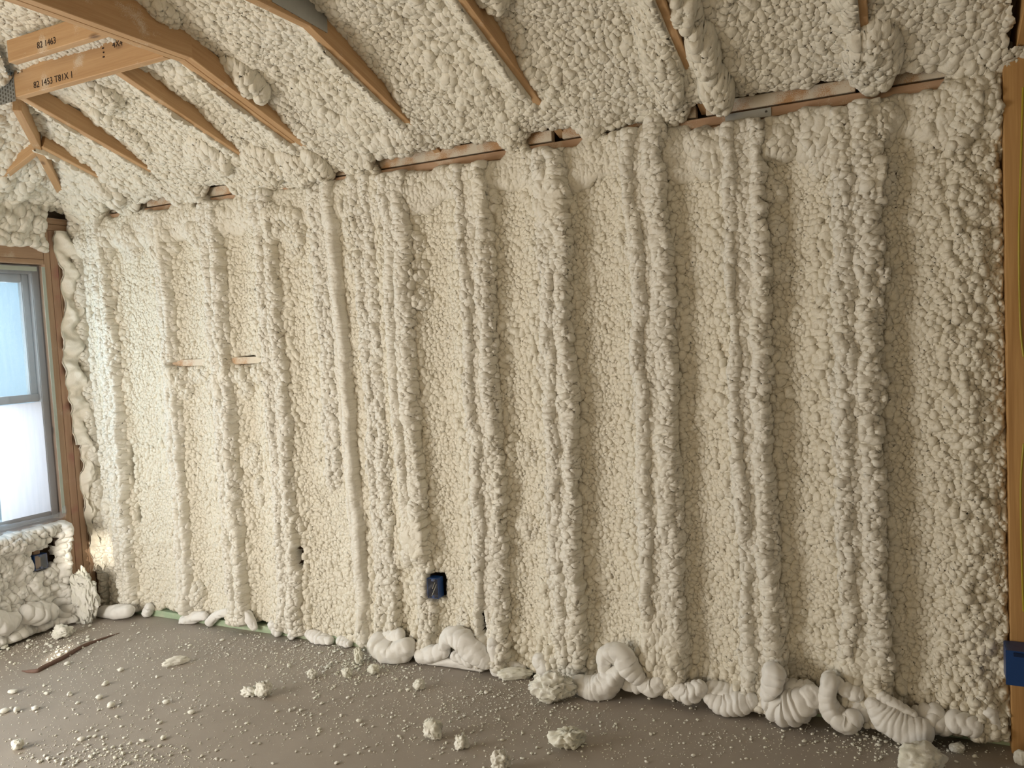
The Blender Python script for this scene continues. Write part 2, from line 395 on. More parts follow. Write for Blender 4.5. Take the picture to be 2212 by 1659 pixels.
for a, b in ((.1, .62), (.64, 1.93), (2.0, 3.2), (3.25, 3.84), (3.88, 4.44), (4.48, 4.95)):
    board('blocking', (a, .012, 2.472), (b, .012, 2.472), .038, .05, (0, 0, 1), M_TRUSSD, wall_back, align=(.5, 0))
for a, b in ((.77, 1.14), (1.18, 1.55)):
    board('blocking', (a, -.012, 1.533), (b, -.012, 1.533), .09, .038, (0, 0, 1), M_TRUSSD, wall_back, align=(.5, 0))

# ---- the sprayed foam on the back wall
def edge(d, r): q = np.clip(d / r, 0, 1); return np.sqrt(1 - (1 - q) ** 2)
EXPO = ((.33, .45, .055), (.62, .88, .06), (1.14, 1.36, .06), (1.93, 2.10, .050), (2.28, 2.98, .074), (3.08, 3.36, .072), (3.44, 3.64, .045), (3.80, 4.28, .078), (4.28, 4.74, .078))
def wall_foam():
    du = .0042; dv = .0042
    us = np.arange(-.02, 4.932, du); vs = np.arange(.004, 2.53, dv)
    U, V = np.meshgrid(us, vs); vc = V[:, :1]; uc = U[:1]
    small = lump(U / .0205, V / .0215, 101, .5); mid = lump(U / .038, V / .037, 202, .5)
    knob = lump(U / .034, V / .036, 505, .6)
    patch = fbm(U * 4.2, V * 3.1, 81, 3); wob = fbm(U * 3.1, V * 1.9, 5, 2)
    prof = np.zeros_like(small); rib = np.full_like(small, -1); on_all = np.zeros_like(small); skin = np.zeros_like(small); lip = np.zeros_like(small); lob = np.zeros_like(small)
    # centre, half width, height, (rope offset, radius, height)..., tubular 0..1, z range
    spec = [(.273, .058, .050, ((-.030, .026, .020), (.030, .026, .020)), .15, 0, 3),
            (.763, .052, .036, ((-.020, .020, .020), (.026, .016, .022)), .45, 0, 3),
            (1.170, .062, .040, ((-.034, .026, .022), (.034, .026, .030)), .3, 0, 3),
            (1.545, .066, .038, ((-.040, .022, .018), (.032, .024, .018)), .2, 0, 3),
            (1.905, .048, .020, ((-.020, .02, .012), (.02, .02, .010)), .0, .85, 3),
            (2.022, .040, .030, ((-.024, .015, .012), (.010, .019, .034)), 1.0, 0, 3),
            (2.180, .060, .024, ((-.030, .024, .014), (.030, .024, .016)), .0, 0, 3),
            (2.375, .064, .050, ((-.040, .022, .022), (.028, .030, .028)), .55, .48, 3),
            (2.420, .045, .022, ((-.020, .022, .016), (.020, .022, .016)), .2, 0, .5),
            (2.807, .072, .052, ((-.048, .022, .026), (.044, .024, .026)), .3, 0, 3),
            (3.193, .066, .056, ((-.026, .022, .022), (.038, .028, .024)), .3, 0, 3),
            (3.627, .084, .058, ((-.055, .024, .026), (.046, .034, .026)), .5, 0, 3),
            (4.030, .074, .056, ((-.050, .022, .026), (.044, .024, .030)), .4, 0, 3),
            (4.425, .078, .058, ((-.045, .030, .020), (.040, .030, .024)), .1, 0, 3)]
    for i, (x, hw, hh, rp, sm, za, zb) in enumerate(spec):
        c0 = max(0, int((x - .34 - us[0]) / du)); c1 = min(len(us), int((x + .26 - us[0]) / du)); S = (slice(None), slice(c0, c1)); u = U[S]; v = V[S]
        zr = sst(za - .06, za + .03, vc + .03 * vnoise(vc * 9, vc * 0, i)) * sst(zb + .06, zb - .03, vc)
        tilt = (.022 - .030 * vc if i == 5 else 0)
        c = x + tilt + .020 * fbm(vc * 1.5 + i * 7.7, vc * 0 + i, 31, 3) * (.5 if i == 5 else 1)
        w = hw * (1 + .20 * fbm(vc * 6 + i * 3.3, vc * 0 + 2.2, 41, 2)) + (1 - sm * .8) * (.018 * fbm(u * 20, v * 24, 43 + i, 3) + .016 * (mid[S] - .35))
        d = np.abs(u - c); on = sst(w + .020, w - .016, d) * zr; son = on ** .45
        r = on * hh * .86
        rr = np.zeros_like(on)
        for j, (off, rad, ht) in enumerate(rp):
            co = c + off * (1 + .5 * fbm(vc * 2.2 + j * 4, vc * 0 + i, 48, 2)) + (.024 - .014 * sm) * fbm(vc * 9 + j * 9, vc * 0 + i * 3, 51, 3) + (1 - sm) * .008 * vnoise(u * 30, v * 38, 55 + j)
            ra = rad * (1 + .38 * fbm(vc * 15 + j * 5, vc * 0 + i, 61, 2))
            live = sst(-.55, -.1, fbm(vc * 3.0 + j * 31, vc * 0 + i * 5, 66, 2) + sm * .5)
            rr = np.maximum(rr, np.sqrt(np.clip(1 - ((u - co) / ra) ** 2, 0, 1)) * ht * live * (.9 + .4 * fbm(vc * 12, vc * 0 + i + j, 71, 2)))
        folds = lump(u / .060, v / .019, 404 + i, .5)
        rough = (1 - sm) * (.022 * knob[S] + .010 * folds) + sm * (.006 * folds + .004 * knob[S])
        rib[S] = np.maximum(rib[S], np.where(on > 0, r + rr * on + rough * son - .030 * (1 - on), -1))
        on_all[S] = np.maximum(on_all[S], on); skin[S] = np.maximum(skin[S], on * .75)
        # bay foam: long ramp up to the left side of a rib, abrupt lobed foot on its right side
        L = np.exp(-(np.clip(c - w - u, 0, 1) / .085) ** 2) * (u <= c) * zr; R = np.exp(-(np.clip(u - c - w, 0, 1) / .05) ** 2) * (u > c) * zr
        k = hh / .056
        prof[S] = np.maximum(prof[S], np.maximum(L * .074 * k, R * .030 * k)); lob[S] = np.maximum(lob[S], np.maximum(L * .75, R))
        lip[S] += np.where(u > c, 1, -.35) * on * sst(0, w, d) * hh / .056 * zr * (.35 + 1.2 * mid[S]) * (.35 if x < 1.9 else 1)
    big = sst(-.15, .35, patch + (lob - .38) * .9)
    bay = -.026 + prof * .8 + (1 - big) * (.0165 * small + .003 * mid) + big * (.022 * mid + .007 * small) + .012 * wob
    h = np.maximum(bay, rib - .008)
    h = h + .005 * small * np.where(rib > bay, 1, 0)
    for z0, a in ((.46, .006), (1.05, .004), (1.62, .005), (1.98, .005)):
        zz = z0 + .03 * vnoise(uc * 2.1, uc * 0 + z0, 91)
        h = h + (1 - on_all) * a * np.exp(-((V - zz) / .03) ** 2) * (.4 + 1.4 * mid)
    # roll along the top plate, folds standing on end
    zc = 2.325 + .02 * fbm(uc * 2.3, uc * 0, 95, 2); lo = .105 + .07 * fbm(uc * 3.7, uc * 0 + 4, 97, 3) + .02 * vnoise(U * 22, V * 10, 98)
    t = (V - zc) / np.where(V < zc, lo, .10)
    roll = np.sqrt(np.clip(1 - t * t, 0, 1)) * (.044 + .022 * fbm(uc * 6, uc * 0, 99, 2))
    tf = lump(U / .024, V / .085, 707, .6); tb = lump(U / .07, V / .075, 717, .6)
    rollh = roll * .8 - .012 + np.minimum(roll * 12, 1) * (.016 * tf + .020 * tb + .006 * small)
    h = np.where(roll > 0, np.maximum(h, rollh) + .3 * np.maximum(0, np.minimum(h, rollh) + .02), h); skin = np.maximum(skin, (roll > 0) * .4)
    # fat lobes and drips
    for (x, z, a, b, ht) in ((1.72, 2.20, .085, .14, .065), (1.62, 2.26, .06, .09, .045), (2.10, 2.20, .05, .11, .04), (2.12, 2.02, .045, .09, .028), (.78, 2.22, .09, .11, .05), (.50, 2.24, .10, .10, .045), (1.05, 2.24, .07, .08, .05), (3.86, 2.33, .055, .06, .075), (3.90, 2.26, .07, .07, .06), (2.85, 2.25, .07, .13, .04), (3.20, 2.20, .08, .12, .045), (4.16, 2.28, .07, .07, .03), (4.34, 2.26, .12, .12, .05), (4.52, 2.30, .08, .08, .045), (4.14, 2.12, .045, .05, .028), (4.13, 1.96, .06, .055, .035), (4.15, 1.80, .05, .045, .025), (4.52, 2.1, .05, .09, .04), (.10, 2.27, .07, .08, .05), (.30, 2.22, .06, .08, .05), (2.47, 2.06, .05, .05, .030), (2.48, 1.94, .045, .05, .026), (2.49, 1.80, .045, .05, .026), (1.33, 1.40, .05, .085, .045), (1.26, 1.465, .09, .045, .040), (.95, 1.46, .13, .05, .040), (1.14, 1.40, .07, .07, .035), (.82, 1.46, .07, .06, .040), (.86, 1.38, .05, .06, .035), (1.44, 1.46, .07, .05, .035), (1.33, .99, .06, .09, .035), (1.36, .80, .04, .08, .03), (2.40, .62, .08, .10, .055), (1.62, .62, .04, .06, .03), (.85, .17, .035, .10, .045), (.76, .14, .03, .08, .035), (3.62, .22, .095, .17, .045), (4.42, .20, .10, .12, .045), (3.0, .70, .06, .06, .022), (3.02, 1.06, .06, .07, .022), (2.62, .20, .05, .08, .03)):
        c0 = max(0, int((x - a * 1.5 - us[0]) / du)); c1 = int((x + a * 1.5 - us[0]) / du); r0 = max(0, int((z - b * 1.5 - vs[0]) / dv)); r1 = int((z + b * 1.5 - vs[0]) / dv); S = (slice(r0, r1), slice(c0, c1)); u = U[S]; v = V[S]
        q = 1 - ((u - x) / a) ** 2 - ((v - z) / b) ** 2 + .6 * fbm(u * 17, v * 15, int(x * 100), 2)
        hb = np.sqrt(np.clip(q, 0, 1)) * (ht * .62 + .020 * lump(u / .040, v / .060, int(z * 100), .7))
        h[S] = h[S] + hb * sst(.09, .03, h[S]); skin[S] = np.where(q > .1, .45, skin[S])
    fat = sst(1.7, 2.6, uc)
    ft = lump(U / .050, V / .075, 808, .6)
    foot = sst(.27, .06, V + .08 * vnoise(U * 5, V * 5, 111)) * (.012 + .024 * fat)
    h = h + foot * (.3 + 1.3 * ft)
    # wide heaped band against the right hand post
    rt = sst(4.60, 4.74, U + .05 * fbm(V * 4, U * 2, 121, 2))
    h = h + rt * (.012 + .034 * lump(U / .06, V / .080, 909, .8) + .014 * knob + .02 * np.exp(-((U - 4.80 - .02 * vnoise(vc * 5, vc * 0, 122)) / .05) ** 2))
    # left end: ropes along the corner
    for x0, ra, ht in ((.035, .040, .045), (.135, .038, .035)):
        co = x0 + .022 * fbm(vc * 5 + x0 * 60, vc * 0, 131, 3); q = np.clip(1 - ((U - co) / (ra * (1 + .3 * fbm(vc * 9 + x0 * 30, vc * 0, 133, 2)))) ** 2, 0, 1)
        h = np.where(q > 0, np.maximum(h, np.sqrt(q) * ht + .020 * knob + .012 * mid - .012), h); skin = np.where(q > 0, .6, skin)
    # where the foam stops: open wood strips, bottom hem, slots
    top = np.full_like(us, 2.475)
    for a, b, cut in EXPO:
        top -= cut * sst(a - .03, a + .03, us) * sst(b + .03, b - .03, us) * (1 + .25 * fbm(us * 9, us * 0, 141, 2))
    top = top + .014 * fbm(us * 22, us * 0, 143, 2) + .012 * np.abs(fbm(us * 7, us * 0, 144, 2))
    top = np.broadcast_to(top, U.shape)
    hem = .012 + .024 * sst(1.95, 1.2, us) * sst(.42, .55, us) * (1 + .9 * fbm(us * 7, us * 0 + 5, 151, 2)) + .014 * np.abs(fbm(us * 13, us * 0, 153, 2))
    e = np.minimum(edge(top - V, .028), edge(V - hem, .03))
    e = np.minimum(e, edge(4.922 + .012 * fbm(vc * 17, vc * 0, 155, 3) - U, .03))
    def cutout(S, dd, w, r): e[S] = np.minimum(e[S], edge((dd - 1) * w, r))
    for x, z, a, b in ((.87, 1.530, .080, .018), (1.355, 1.534, .085, .026), (1.620, .455, .018, .060), (2.752, .235, .016, .055), (.205, 1.28, .006, .10), (.195, .86, .009, .16), (.355, .93, .008, .10), (.375, .62, .007, .05), (.345, 1.9, .006, .03), (2.085, 2.30, .012, .04), (1.08, 2.43, .03, .04)):
        c0 = max(0, int((x - a - .06 - us[0]) / du)); c1 = int((x + a + .06 - us[0]) / du); r0 = max(0, int((z - b - .08 - vs[0]) / dv)); r1 = int((z + b + .08 - vs[0]) / dv); S = (slice(r0, r1), slice(c0, c1))
        cutout(S, np.sqrt(((U[S] - x) / a) ** 2 + ((V[S] - z) / b) ** 4) + .22 * fbm(U[S] * 30, V[S] * 30, 161, 2), min(a, b), .014)
    S = (slice(60, 130), slice(560, 640)); cutout(S, np.maximum(np.abs(U[S] - 2.479) / .040, np.abs(V[S] - .378) / .060) + .12 * fbm(U[S] * 30, V[S] * 30, 163, 2), .04, .016)
    h = -.085 * (1 - e) + h * e
    P = np.stack([U, -h, V], -1)
    lam = .0040; gu = np.clip(np.gradient(h, axis=1) / du, -1.8, 1.8); gv = np.clip(np.gradient(h, axis=0) / dv, -1.8, 1.8)
    hs = np.clip((h + .05) / .04, 0, 1) * sst(4.92, 4.86, uc)
    P[..., 0] += (-lam * gu + .013 * lip * e) * hs; P[..., 2] -= lam * gv * hs
    P[..., 2] = np.maximum(P[..., 2], .003)
    part = np.zeros(U.shape, np.int32)
    cs = sorted([(x, hw) for x, hw, *r in spec if x not in (2.420, 1.905)] + [(4.80, .10)])
    for i, (x, hw) in enumerate(cs):
        part = np.where(U > x + hw + .012, 2 * (i + 1), part); part = np.where(np.abs(U - x) <= hw + .012, 2 * i + 1, part)
    part = np.where((V > 2.235), 99, part)
    grid_parts(P, skin, e > .02, part, wall_back, lambda k: 'foam_roll' if k == 99 else ('foam_ridge' if k % 2 else 'foam_panel'), M_FOAM)
import time
_t = time.time(); wall_foam(); print('wall foam', time.time() - _t)

# ---- fat rolls of foam squeezed out along the foot of the back wall
def roll_px(pts, rad, Y, **k):
    return sausage('foam_bulge', [on_y(x, y, Y) for x, y in pts], rad, M_PUFF, wall_back, **k)
rolls = [([(818, 1392), (850, 1410), (880, 1398)], [.050, .058, .042], -.085, dict(pleats=5, depth=.10, seed=1)),
 ([(908, 1415), (935, 1412), (958, 1405)], [.028, .040, .032], -.075, dict(pleats=4, depth=.2, seed=2)),
 ([(958, 1398), (972, 1378), (1000, 1385), (1025, 1405), (1050, 1428)], [.022, .038, .052, .050, .034], -.085, dict(pleats=9, depth=.14, seed=3)),
 ([(925, 1432), (980, 1430), (1040, 1442)], [.018, .024, .018], -.06, dict(pleats=5, depth=.15, seed=31)),
 ([(1066, 1390), (1072, 1425), (1075, 1450)], [.028, .026, .026], -.075, dict(pleats=4, depth=.15, seed=4)),
 ([(1165, 1425), (1180, 1445), (1200, 1470)], [.030, .034, .026], -.06, dict(pleats=4, depth=.2, seed=5)),
 ([(1250, 1478), (1280, 1488), (1312, 1478), (1335, 1452)], [.036, .050, .048, .030], -.13, dict(pleats=10, depth=.09, seed=6)),
 ([(1305, 1452), (1312, 1418), (1338, 1412), (1356, 1440), (1378, 1462)], [.022, .034, .036, .042, .030], -.12, dict(pleats=9, depth=.09, seed=7)),
 ([(1392, 1478), (1410, 1484), (1425, 1474)], [.030, .034, .026], -.10, dict(pleats=4, depth=.14, seed=8)),
 ([(1462, 1490), (1488, 1498), (1512, 1488)], [.028, .038, .030], -.10, dict(pleats=6, depth=.3, seed=9)),
 ([(1535, 1508), (1565, 1522), (1600, 1518), (1622, 1512)], [.028, .044, .044, .028], -.09, dict(pleats=8, depth=.16, seed=10)),
 ([(1672, 1455), (1668, 1480), (1658, 1502)], [.042, .036, .026], -.13, dict(pleats=5, depth=.2, seed=11)),
 ([(1665, 1515), (1690, 1530), (1725, 1525), (1755, 1505)], [.034, .058, .058, .040], -.12, dict(pleats=8, depth=.30, seed=12)),
 ([(1792, 1472), (1786, 1505), (1798, 1540), (1825, 1560), (1842, 1552)], [.030, .028, .036, .042, .034], -.13, dict(pleats=9, depth=.10, seed=13)),
 ([(1790, 1465), (1820, 1485), (1850, 1500)], [.026, .026, .026], -.10, dict(pleats=5, depth=.2, seed=14)),
 ([(1885, 1522), (1912, 1550), (1950, 1570), (1990, 1580)], [.026, .046, .050, .042], -.12, dict(pleats=11, depth=.12, seed=15)),
 ([(1905, 1505), (1935, 1525), (1970, 1545)], [.018, .022, .018], -.11, dict(pleats=6, depth=.2, seed=16)),
 ([(2015, 1560), (2040, 1570)], [.034, .030], -.08, dict(pleats=3, depth=.2, seed=17)),
 ([(2065, 1560), (2100, 1568)], [.038, .034], -.08, dict(pleats=3, depth=.15, seed=18)),
 ([(2135, 1540), (2150, 1575)], [.028, .022], -.05, dict(pleats=3, depth=.25, seed=19)),
 ([(398, 1342), (420, 1332), (442, 1330)], [.022, .024, .018], -.045, dict(pleats=4, depth=.2, seed=20)),
 ([(452, 1345), (468, 1330), (490, 1322)], [.016, .018, .014], -.05, dict(pleats=3, depth=.2, seed=21)),
 ([(505, 1340), (512, 1328), (530, 1326), (542, 1342), (550, 1355)], [.012, .016, .020, .020, .014], -.05, dict(pleats=5, depth=.2, seed=22)),
 ([(590, 1350), (600, 1366)], [.022, .018], -.04, dict(pleats=3, depth=.2, seed=23)),
 ([(628, 1330), (634, 1362), (630, 1372)], [.020, .022, .018], -.045, dict(pleats=3, depth=.2, seed=24)),
 ([(668, 1370), (690, 1380), (712, 1384)], [.018, .026, .018], -.035, dict(pleats=6, depth=.3, seed=25)),
 ([(735, 1385), (752, 1390)], [.018, .018], -.035, dict(pleats=4, depth=.3, seed=26)),
 ([(318, 1322), (322, 1312)], [.024, .020], -.04, dict(pleats=3, depth=.2, seed=27))]
rolls += [([(835, 1378), (862, 1372)], [.030, .030], -.06, dict(pleats=4, depth=.15, seed=61)),
 ([(985, 1418), (1015, 1430)], [.026, .026], -.07, dict(pleats=4, depth=.15, seed=62)),
 ([(1100, 1440), (1125, 1448)], [.030, .028], -.04, dict(pleats=4, depth=.15, seed=63)),
 ([(1350, 1470), (1375, 1476)], [.034, .034], -.08, dict(pleats=4, depth=.15, seed=64)),
 ([(1438, 1478), (1452, 1490)], [.034, .030], -.07, dict(pleats=3, depth=.2, seed=65)),
 ([(1540, 1490), (1580, 1498)], [.036, .034], -.06, dict(pleats=5, depth=.2, seed=66)),
 ([(1700, 1490), (1740, 1490)], [.040, .040], -.07, dict(pleats=5, depth=.2, seed=67)),
 ([(1850, 1520), (1868, 1535)], [.036, .034], -.07, dict(pleats=3, depth=.2, seed=68)),
 ([(1990, 1550), (2020, 1545)], [.036, .036], -.06, dict(pleats=3, depth=.2, seed=69))]
for pts, rad, Y, k in rolls:
    hem_ = k['seed'] in (20, 21, 22, 23, 24, 25, 26, 27)
    roll_px(pts, [r * (1.35 if hem_ else 1.08) for r in rad], Y + (.018 if hem_ else 0), **k)

# ================================================================== LEFT WALL
wall_left = box('wall_left', (-.30, -7.2, -.0), (-.02, -1.9, 4.9), M_FOAM, kind='structure')
def lwb(y0, y1, z0, z1, m=M_STUD, nm='stud', d=.14):   # vertical board whose face stands at x=0
    return board(nm, (0, (y0 + y1) / 2, z0), (0, (y0 + y1) / 2, z1), (y1 - y0), d, (-1, 0, 0), m, wall_left, align=(0, .5))
box('sheathing', (-.17, -.2, 0), (-.155, .16, 2.6), M_OSB, wall_left)
box('sheathing', (-.17, -1.9, 0), (-.155, -.2, .60), M_OSB, wall_left)
box('sheathing', (-.17, -1.9, .6), (-.155, -1.18, 2.2), M_OSB, wall_left)
box('sheathing', (-.17, -1.9, 2.20), (-.155, -.2, 2.6), M_OSB, wall_left)
lwb(-.205, -.166, .04, 2.36); lwb(-.165, -.117, .04, 2.36, M_RED); lwb(-.115, -.077, .04, 2.36); lwb(-.075, -.037, .04, 2.36); lwb(-.030, .008, .04, 2.36)
lwb(-.42, -.382, .04, .60)
board('header', (0, -1.2, 2.235), (0, -.206, 2.235), .14, .10, (0, 0, 1), M_STUD, wall_left, align=(.5, 0))
board('header', (0, -1.2, 2.17), (0, -.206, 2.17), .14, .028, (0, 0, 1), M_STUD, wall_left, align=(.5, 0))
board('rough_sill', (0, -1.2, .605), (0, -.206, .605), .14, .038, (0, 0, 1), M_STUD, wall_left, align=(.5, 0))
board('sill_plate', (0, -2.2, .0195), (0, 0, .0195), .14, .038, (0, 0, 1), M_STUD, wall_left, align=(.5, 0))
for z in (2.38, 2.419): board('top_plate', (0, -2.2, z), (0, 0, z), .14, .037, (0, 0, 1), M_PLATE, wall_left, align=(.5, 0))

def left_foam(name, y0, y1, z0, z1, fn, m=M_PUFF, step=.005):
    ys = np.arange(y0, y1 + step, step); zs = np.arange(z0, z1 + step, step); Yg, Zg = np.meshgrid(ys, zs)
    h, e = fn(Yg, Zg); h = h * e - .06 * (1 - e)
    gy = np.clip(np.gradient(h, axis=1) / step, -2, 2); gz = np.clip(np.gradient(h, axis=0) / step, -2, 2); hs = np.clip((h + .02) / .04, 0, 1)
    P = np.stack([h, Yg - .004 * gy * hs, np.maximum(Zg - .004 * gz * hs, .003)], -1)
    grid_parts(P, np.full(Yg.shape, .55), e > .02, np.zeros(Yg.shape, np.int32), wall_left, lambda k: name, m)
def edge1(d, r): q = np.clip(d / r, 0, 1); return np.sqrt(1 - (1 - q) ** 2)
def f_low(Y, Z):   # swollen foam under the window
    h = .012 + .042 * lump(Y / .105, Z / .085, 11, .7) + .012 * lump(Y / .04, Z / .05, 12, .5)
    h += np.sqrt(np.clip(1 - ((Z - .565) / .055) ** 2, 0, 1)) * (.035 + .016 * lump(Y / .024, Z / .09, 13, .3))
    h += sst(.14, .02, Z) * .03
    h += np.exp(-((Y + .265 + .02 * fbm(Z * 6, Z * 0, 14, 2)) / .03) ** 2) * (.03 + .02 * lump(Y / .04, Z / .05, 15, .5))
    e = np.minimum(edge1(.625 + .008 * fbm(Y * 30, Z * 0, 16, 2) - Z, .025), edge1(-.225 + .018 * fbm(Z * 16, Z * 0, 17, 3) - Y, .025))
    e = np.minimum(e, edge1(Z - .01, .03))
    d = np.maximum(np.abs(Y + .392) / .050, np.abs(Z - .425) / .058) + .18 * fbm(Y * 30, Z * 30, 18, 2)
    e = np.minimum(e, edge1((d - 1) * .04, .016))
    d = np.maximum(np.abs(Y + .335) / .020, np.abs(Z - .47) / .07) + .2 * fbm(Y * 30, Z * 30, 19, 2)
    e = np.minimum(e, edge1((d - 1) * .04, .016)); return h, e
left_foam('foam_panel', -1.3, -.2, .006, .66, f_low)
def f_high(Y, Z):  # crumpled foam above the window
    h = .010 + .030 * lump(Y / .10, Z / .10, 21, .9) + .010 * lump(Y / .035, Z / .05, 22, .6) + .03 * sst(2.3, 2.42, Z)
    e = np.minimum(edge1(Z - 2.225 - .028 * fbm(Y * 9, Z * 0, 23, 3) - .02 * np.abs(np.sin(Y * 16)), .022), edge1(-.19 + .02 * fbm(Z * 16, Z * 0, 24, 3) - Y, .022)); return h, e
left_foam('foam_panel', -1.3, -.16, 2.19, 2.50, f_high, M_FOAM)

# torn ruffle of foam peeling off the studs beside the corner
def ruffle():
    n, k = 420, 34; P = np.zeros((n, k, 3)); zs = np.linspace(2.36, .26, n)
    for i, z in enumerate(zs):
        t = (2.36 - z) / 2.1
        c = -.045 + .012 * math.sin(z * 7) + .010 * mnoise.noise(Vector((z * 6, 0, 1)))
        wid = (.050 + .026 * mnoise.noise(Vector((z * 5.5, 3, 0))) + .012 * mnoise.noise(Vector((z * 17, 7, 0)))) * (1 - .55 * sst(.62, .85, np.array(t)))
        for j in range(k):
            s = j / (k - 1)
            a = s * 2 - 1
            y = c + a * wid - (.030 * (t < .62) * abs(a) * (a < 0))
            lift = .052 + .026 * math.sin(z * 31 + a * 1.3 + 2.2 * mnoise.noise(Vector((z * 5, a, 0)))) * (1 - abs(a) * .3) - .042 * a * a + .016 * mnoise.noise(Vector((z * 34, a * 2.2, 5)))
            P[i, j] = (max(lift, .004), y, z)
    P2 = P.copy(); P2[..., 0] -= .012
    nn = n * k; idx = np.arange(nn).reshape(n, k)
    Q = np.stack([idx[:-1, :-1], idx[:-1, 1:], idx[1:, 1:], idx[1:, :-1]], -1).reshape(-1, 4)
    rim = [(idx[i, 0], idx[i + 1, 0], idx[i + 1, 0] + nn, idx[i, 0] + nn) for i in range(n - 1)] + [(idx[i + 1, -1], idx[i, -1], idx[i, -1] + nn, idx[i + 1, -1] + nn) for i in range(n - 1)]
    rim += [(idx[0, j + 1], idx[0, j], idx[0, j] + nn, idx[0, j + 1] + nn) for j in range(k - 1)] + [(idx[-1, j], idx[-1, j + 1], idx[-1, j + 1] + nn, idx[-1, j] + nn) for j in range(k - 1)]
    Vv = np.concatenate([P.reshape(-1, 3), P2.reshape(-1, 3)]); Fq = np.concatenate([Q[:, ::-1], Q + nn, np.array(rim)])
    me = arr_mesh('foam_ruffle', Vv, Fq, attrs={'skin': np.full(len(Vv), .3)}); link_mesh('foam_ruffle', me, M_FOAM, wall_left)
ruffle()
def lroll(pts, rad, X, **k): return sausage('foam_bulge', [on_x(x, y, X) for x, y in pts], rad, M_PUFF, wall_left, **k)
lroll([(60, 1325), (85, 1325), (108, 1320)], [.050, .058, .048], .07, pleats=4, depth=.18, seed=41)
lroll([(-30, 1335), (5, 1345), (30, 1338)], [.05, .055, .04], .07, pleats=5, depth=.10, seed=42)
lroll([(108, 1150), (125, 1147), (140, 1150)], [.026, .034, .026], .03, pleats=3, depth=.25, seed=43)
sausage('foam_bulge', [on_y(222, 1322, -.10), on_y(250, 1322, -.11), on_y(278, 1318, -.10)], [.032, .044, .036], M_PUFF, wall_back, pleats=4, depth=.06, seed=44)

# ---- window
win = empty('window_1', (-.08, -.66, .63)); win['kind'] = 'structure'
def wbox(nm, y0, y1, z0, z1, x0, x1, m, p=win, b=.004): return box(nm, (x0, y0, z0), (x1, y1, z1), m, p, b)
Y0, Y1, Z0, Z1 = -1.16, -.212, .637, 2.152
fr = wbox('frame', Y1 - .045, Y1, Z0, Z1, -.13, -.05, M_VINYL); wbox('frame', Y0, Y0 + .045, Z0, Z1, -.13, -.05, M_VINYL)
wbox('frame', Y0 + .046, Y1 - .046, Z1 - .05, Z1, -.13, -.05, M_VINYL); wbox('frame', Y0 + .046, Y1 - .046, Z0, Z0 + .045, -.13, -.05, M_VINYL)
us_ = wbox('sash', Y0 + .046, Y1 - .046, 1.345, 1.39, -.12, -.07, M_VINYL)
for a, b in ((Y0 + .047, Y0 + .09), (Y1 - .09, Y1 - .047)): wbox('sash', a, b, 1.391, Z1 - .051, -.12, -.08, M_VINYL)
wbox('sash', Y0 + .091, Y1 - .091, Z1 - .10, Z1 - .051, -.12, -.08, M_VINYL)
wbox('pane', Y0 + .091, Y1 - .091, 1.391, Z1 - .101, -.105, -.101, M_GLASS, b=0); wbox('pane', Y0 + .047, Y1 - .047, Z0 + .046, 1.344, -.105, -.101, M_GLASS, b=0)
def film_mesh(y0, y1, z0, z1, x, amp, seed, curl=0):
    n, k = 60, 50; P = np.zeros((n, k, 3))
    for i in range(n):
        for j in range(k):
            y = y0 + (y1 - y0) * j / (k - 1); z = z0 + (z1 - z0) * i / (n - 1); q = Vector((y * 7, z * 2.5, seed))
            P[i, j] = (x + amp * mnoise.noise(q) + amp * .5 * abs(mnoise.noise(q * 2.7)), y, z)
    Q = np.arange(n * k).reshape(n, k); Q = np.stack([Q[:-1, :-1], Q[:-1, 1:], Q[1:, 1:], Q[1:, :-1]], -1).reshape(-1, 4)
    return arr_mesh('film', P.reshape(-1, 3), Q)
t = empty('masking_film', (0, -.7, .63)); tag(t, 'thin clear plastic film taped over the whole window at left', 'plastic film')
link_mesh('clear_sheet', film_mesh(-1.16, -.205, .64, 2.15, -.028, .012, 1), M_FILM, t)
board('tape_strip', (.0035, -.217, .66), (.0035, -.217, 2.14), .020, .002, (1, 0, 0), M_TAPE, t, .0005)
board('tape_strip', (-.022, -1.1, 2.128), (-.022, -.24, 2.128), .002, .026, (0, 0, 1), M_TAPE, t, .0005)
o = link_mesh('masking_sheet', film_mesh(-.55, -.235, .66, 1.342, -.058, .006, 7), M_SHEET); tag(o, 'white translucent sheet hung inside the lower half of the window', 'plastic sheet')
sausage('loose_film_edge', [(.0, -1.1, .645), (.005, -.7, .65), (.01, -.4, .648), (.012, -.245, .655), (.01, -.215, .70)], [.018, .022, .02, .018, .008], M_FILM, t, pleats=25, depth=.3, seed=51)

# ================================================================== CEILING
Zc0, TP = 2.4825, .329
def slope_z(y): return Zc0 + TP * (-y)
ceil = box('ceiling', (-.3, -7.2, 4.95), (8.2, .3, 4.97), M_OSB, kind='structure')
ceil.name = 'ceiling'
def sheet(name, pts, th, m, parent):
    bm = bmesh.new(); a = [bm.verts.new(p) for p in pts]; b = [bm.verts.new((p[0], p[1], p[2] + th)) for p in pts]
    bm.faces.new(a); bm.faces.new(b[::-1])
    for i in range(len(a)): bm.faces.new((a[i], b[i], b[(i + 1) % len(a)], a[(i + 1) % len(a)]))
    bmesh.ops.recalc_face_normals(bm, faces=bm.faces[:]); return link_mesh(name, bm_mesh(name, bm), m, parent)
sheet('roof_deck', [(-.2, .2, slope_z(.2) + .22), (8.2, .2, slope_z(.2) + .22), (8.2, -7.0, slope_z(-7.0) + .22), (6.8, -7.0, slope_z(-7) + .22)], .015, M_OSB, ceil)

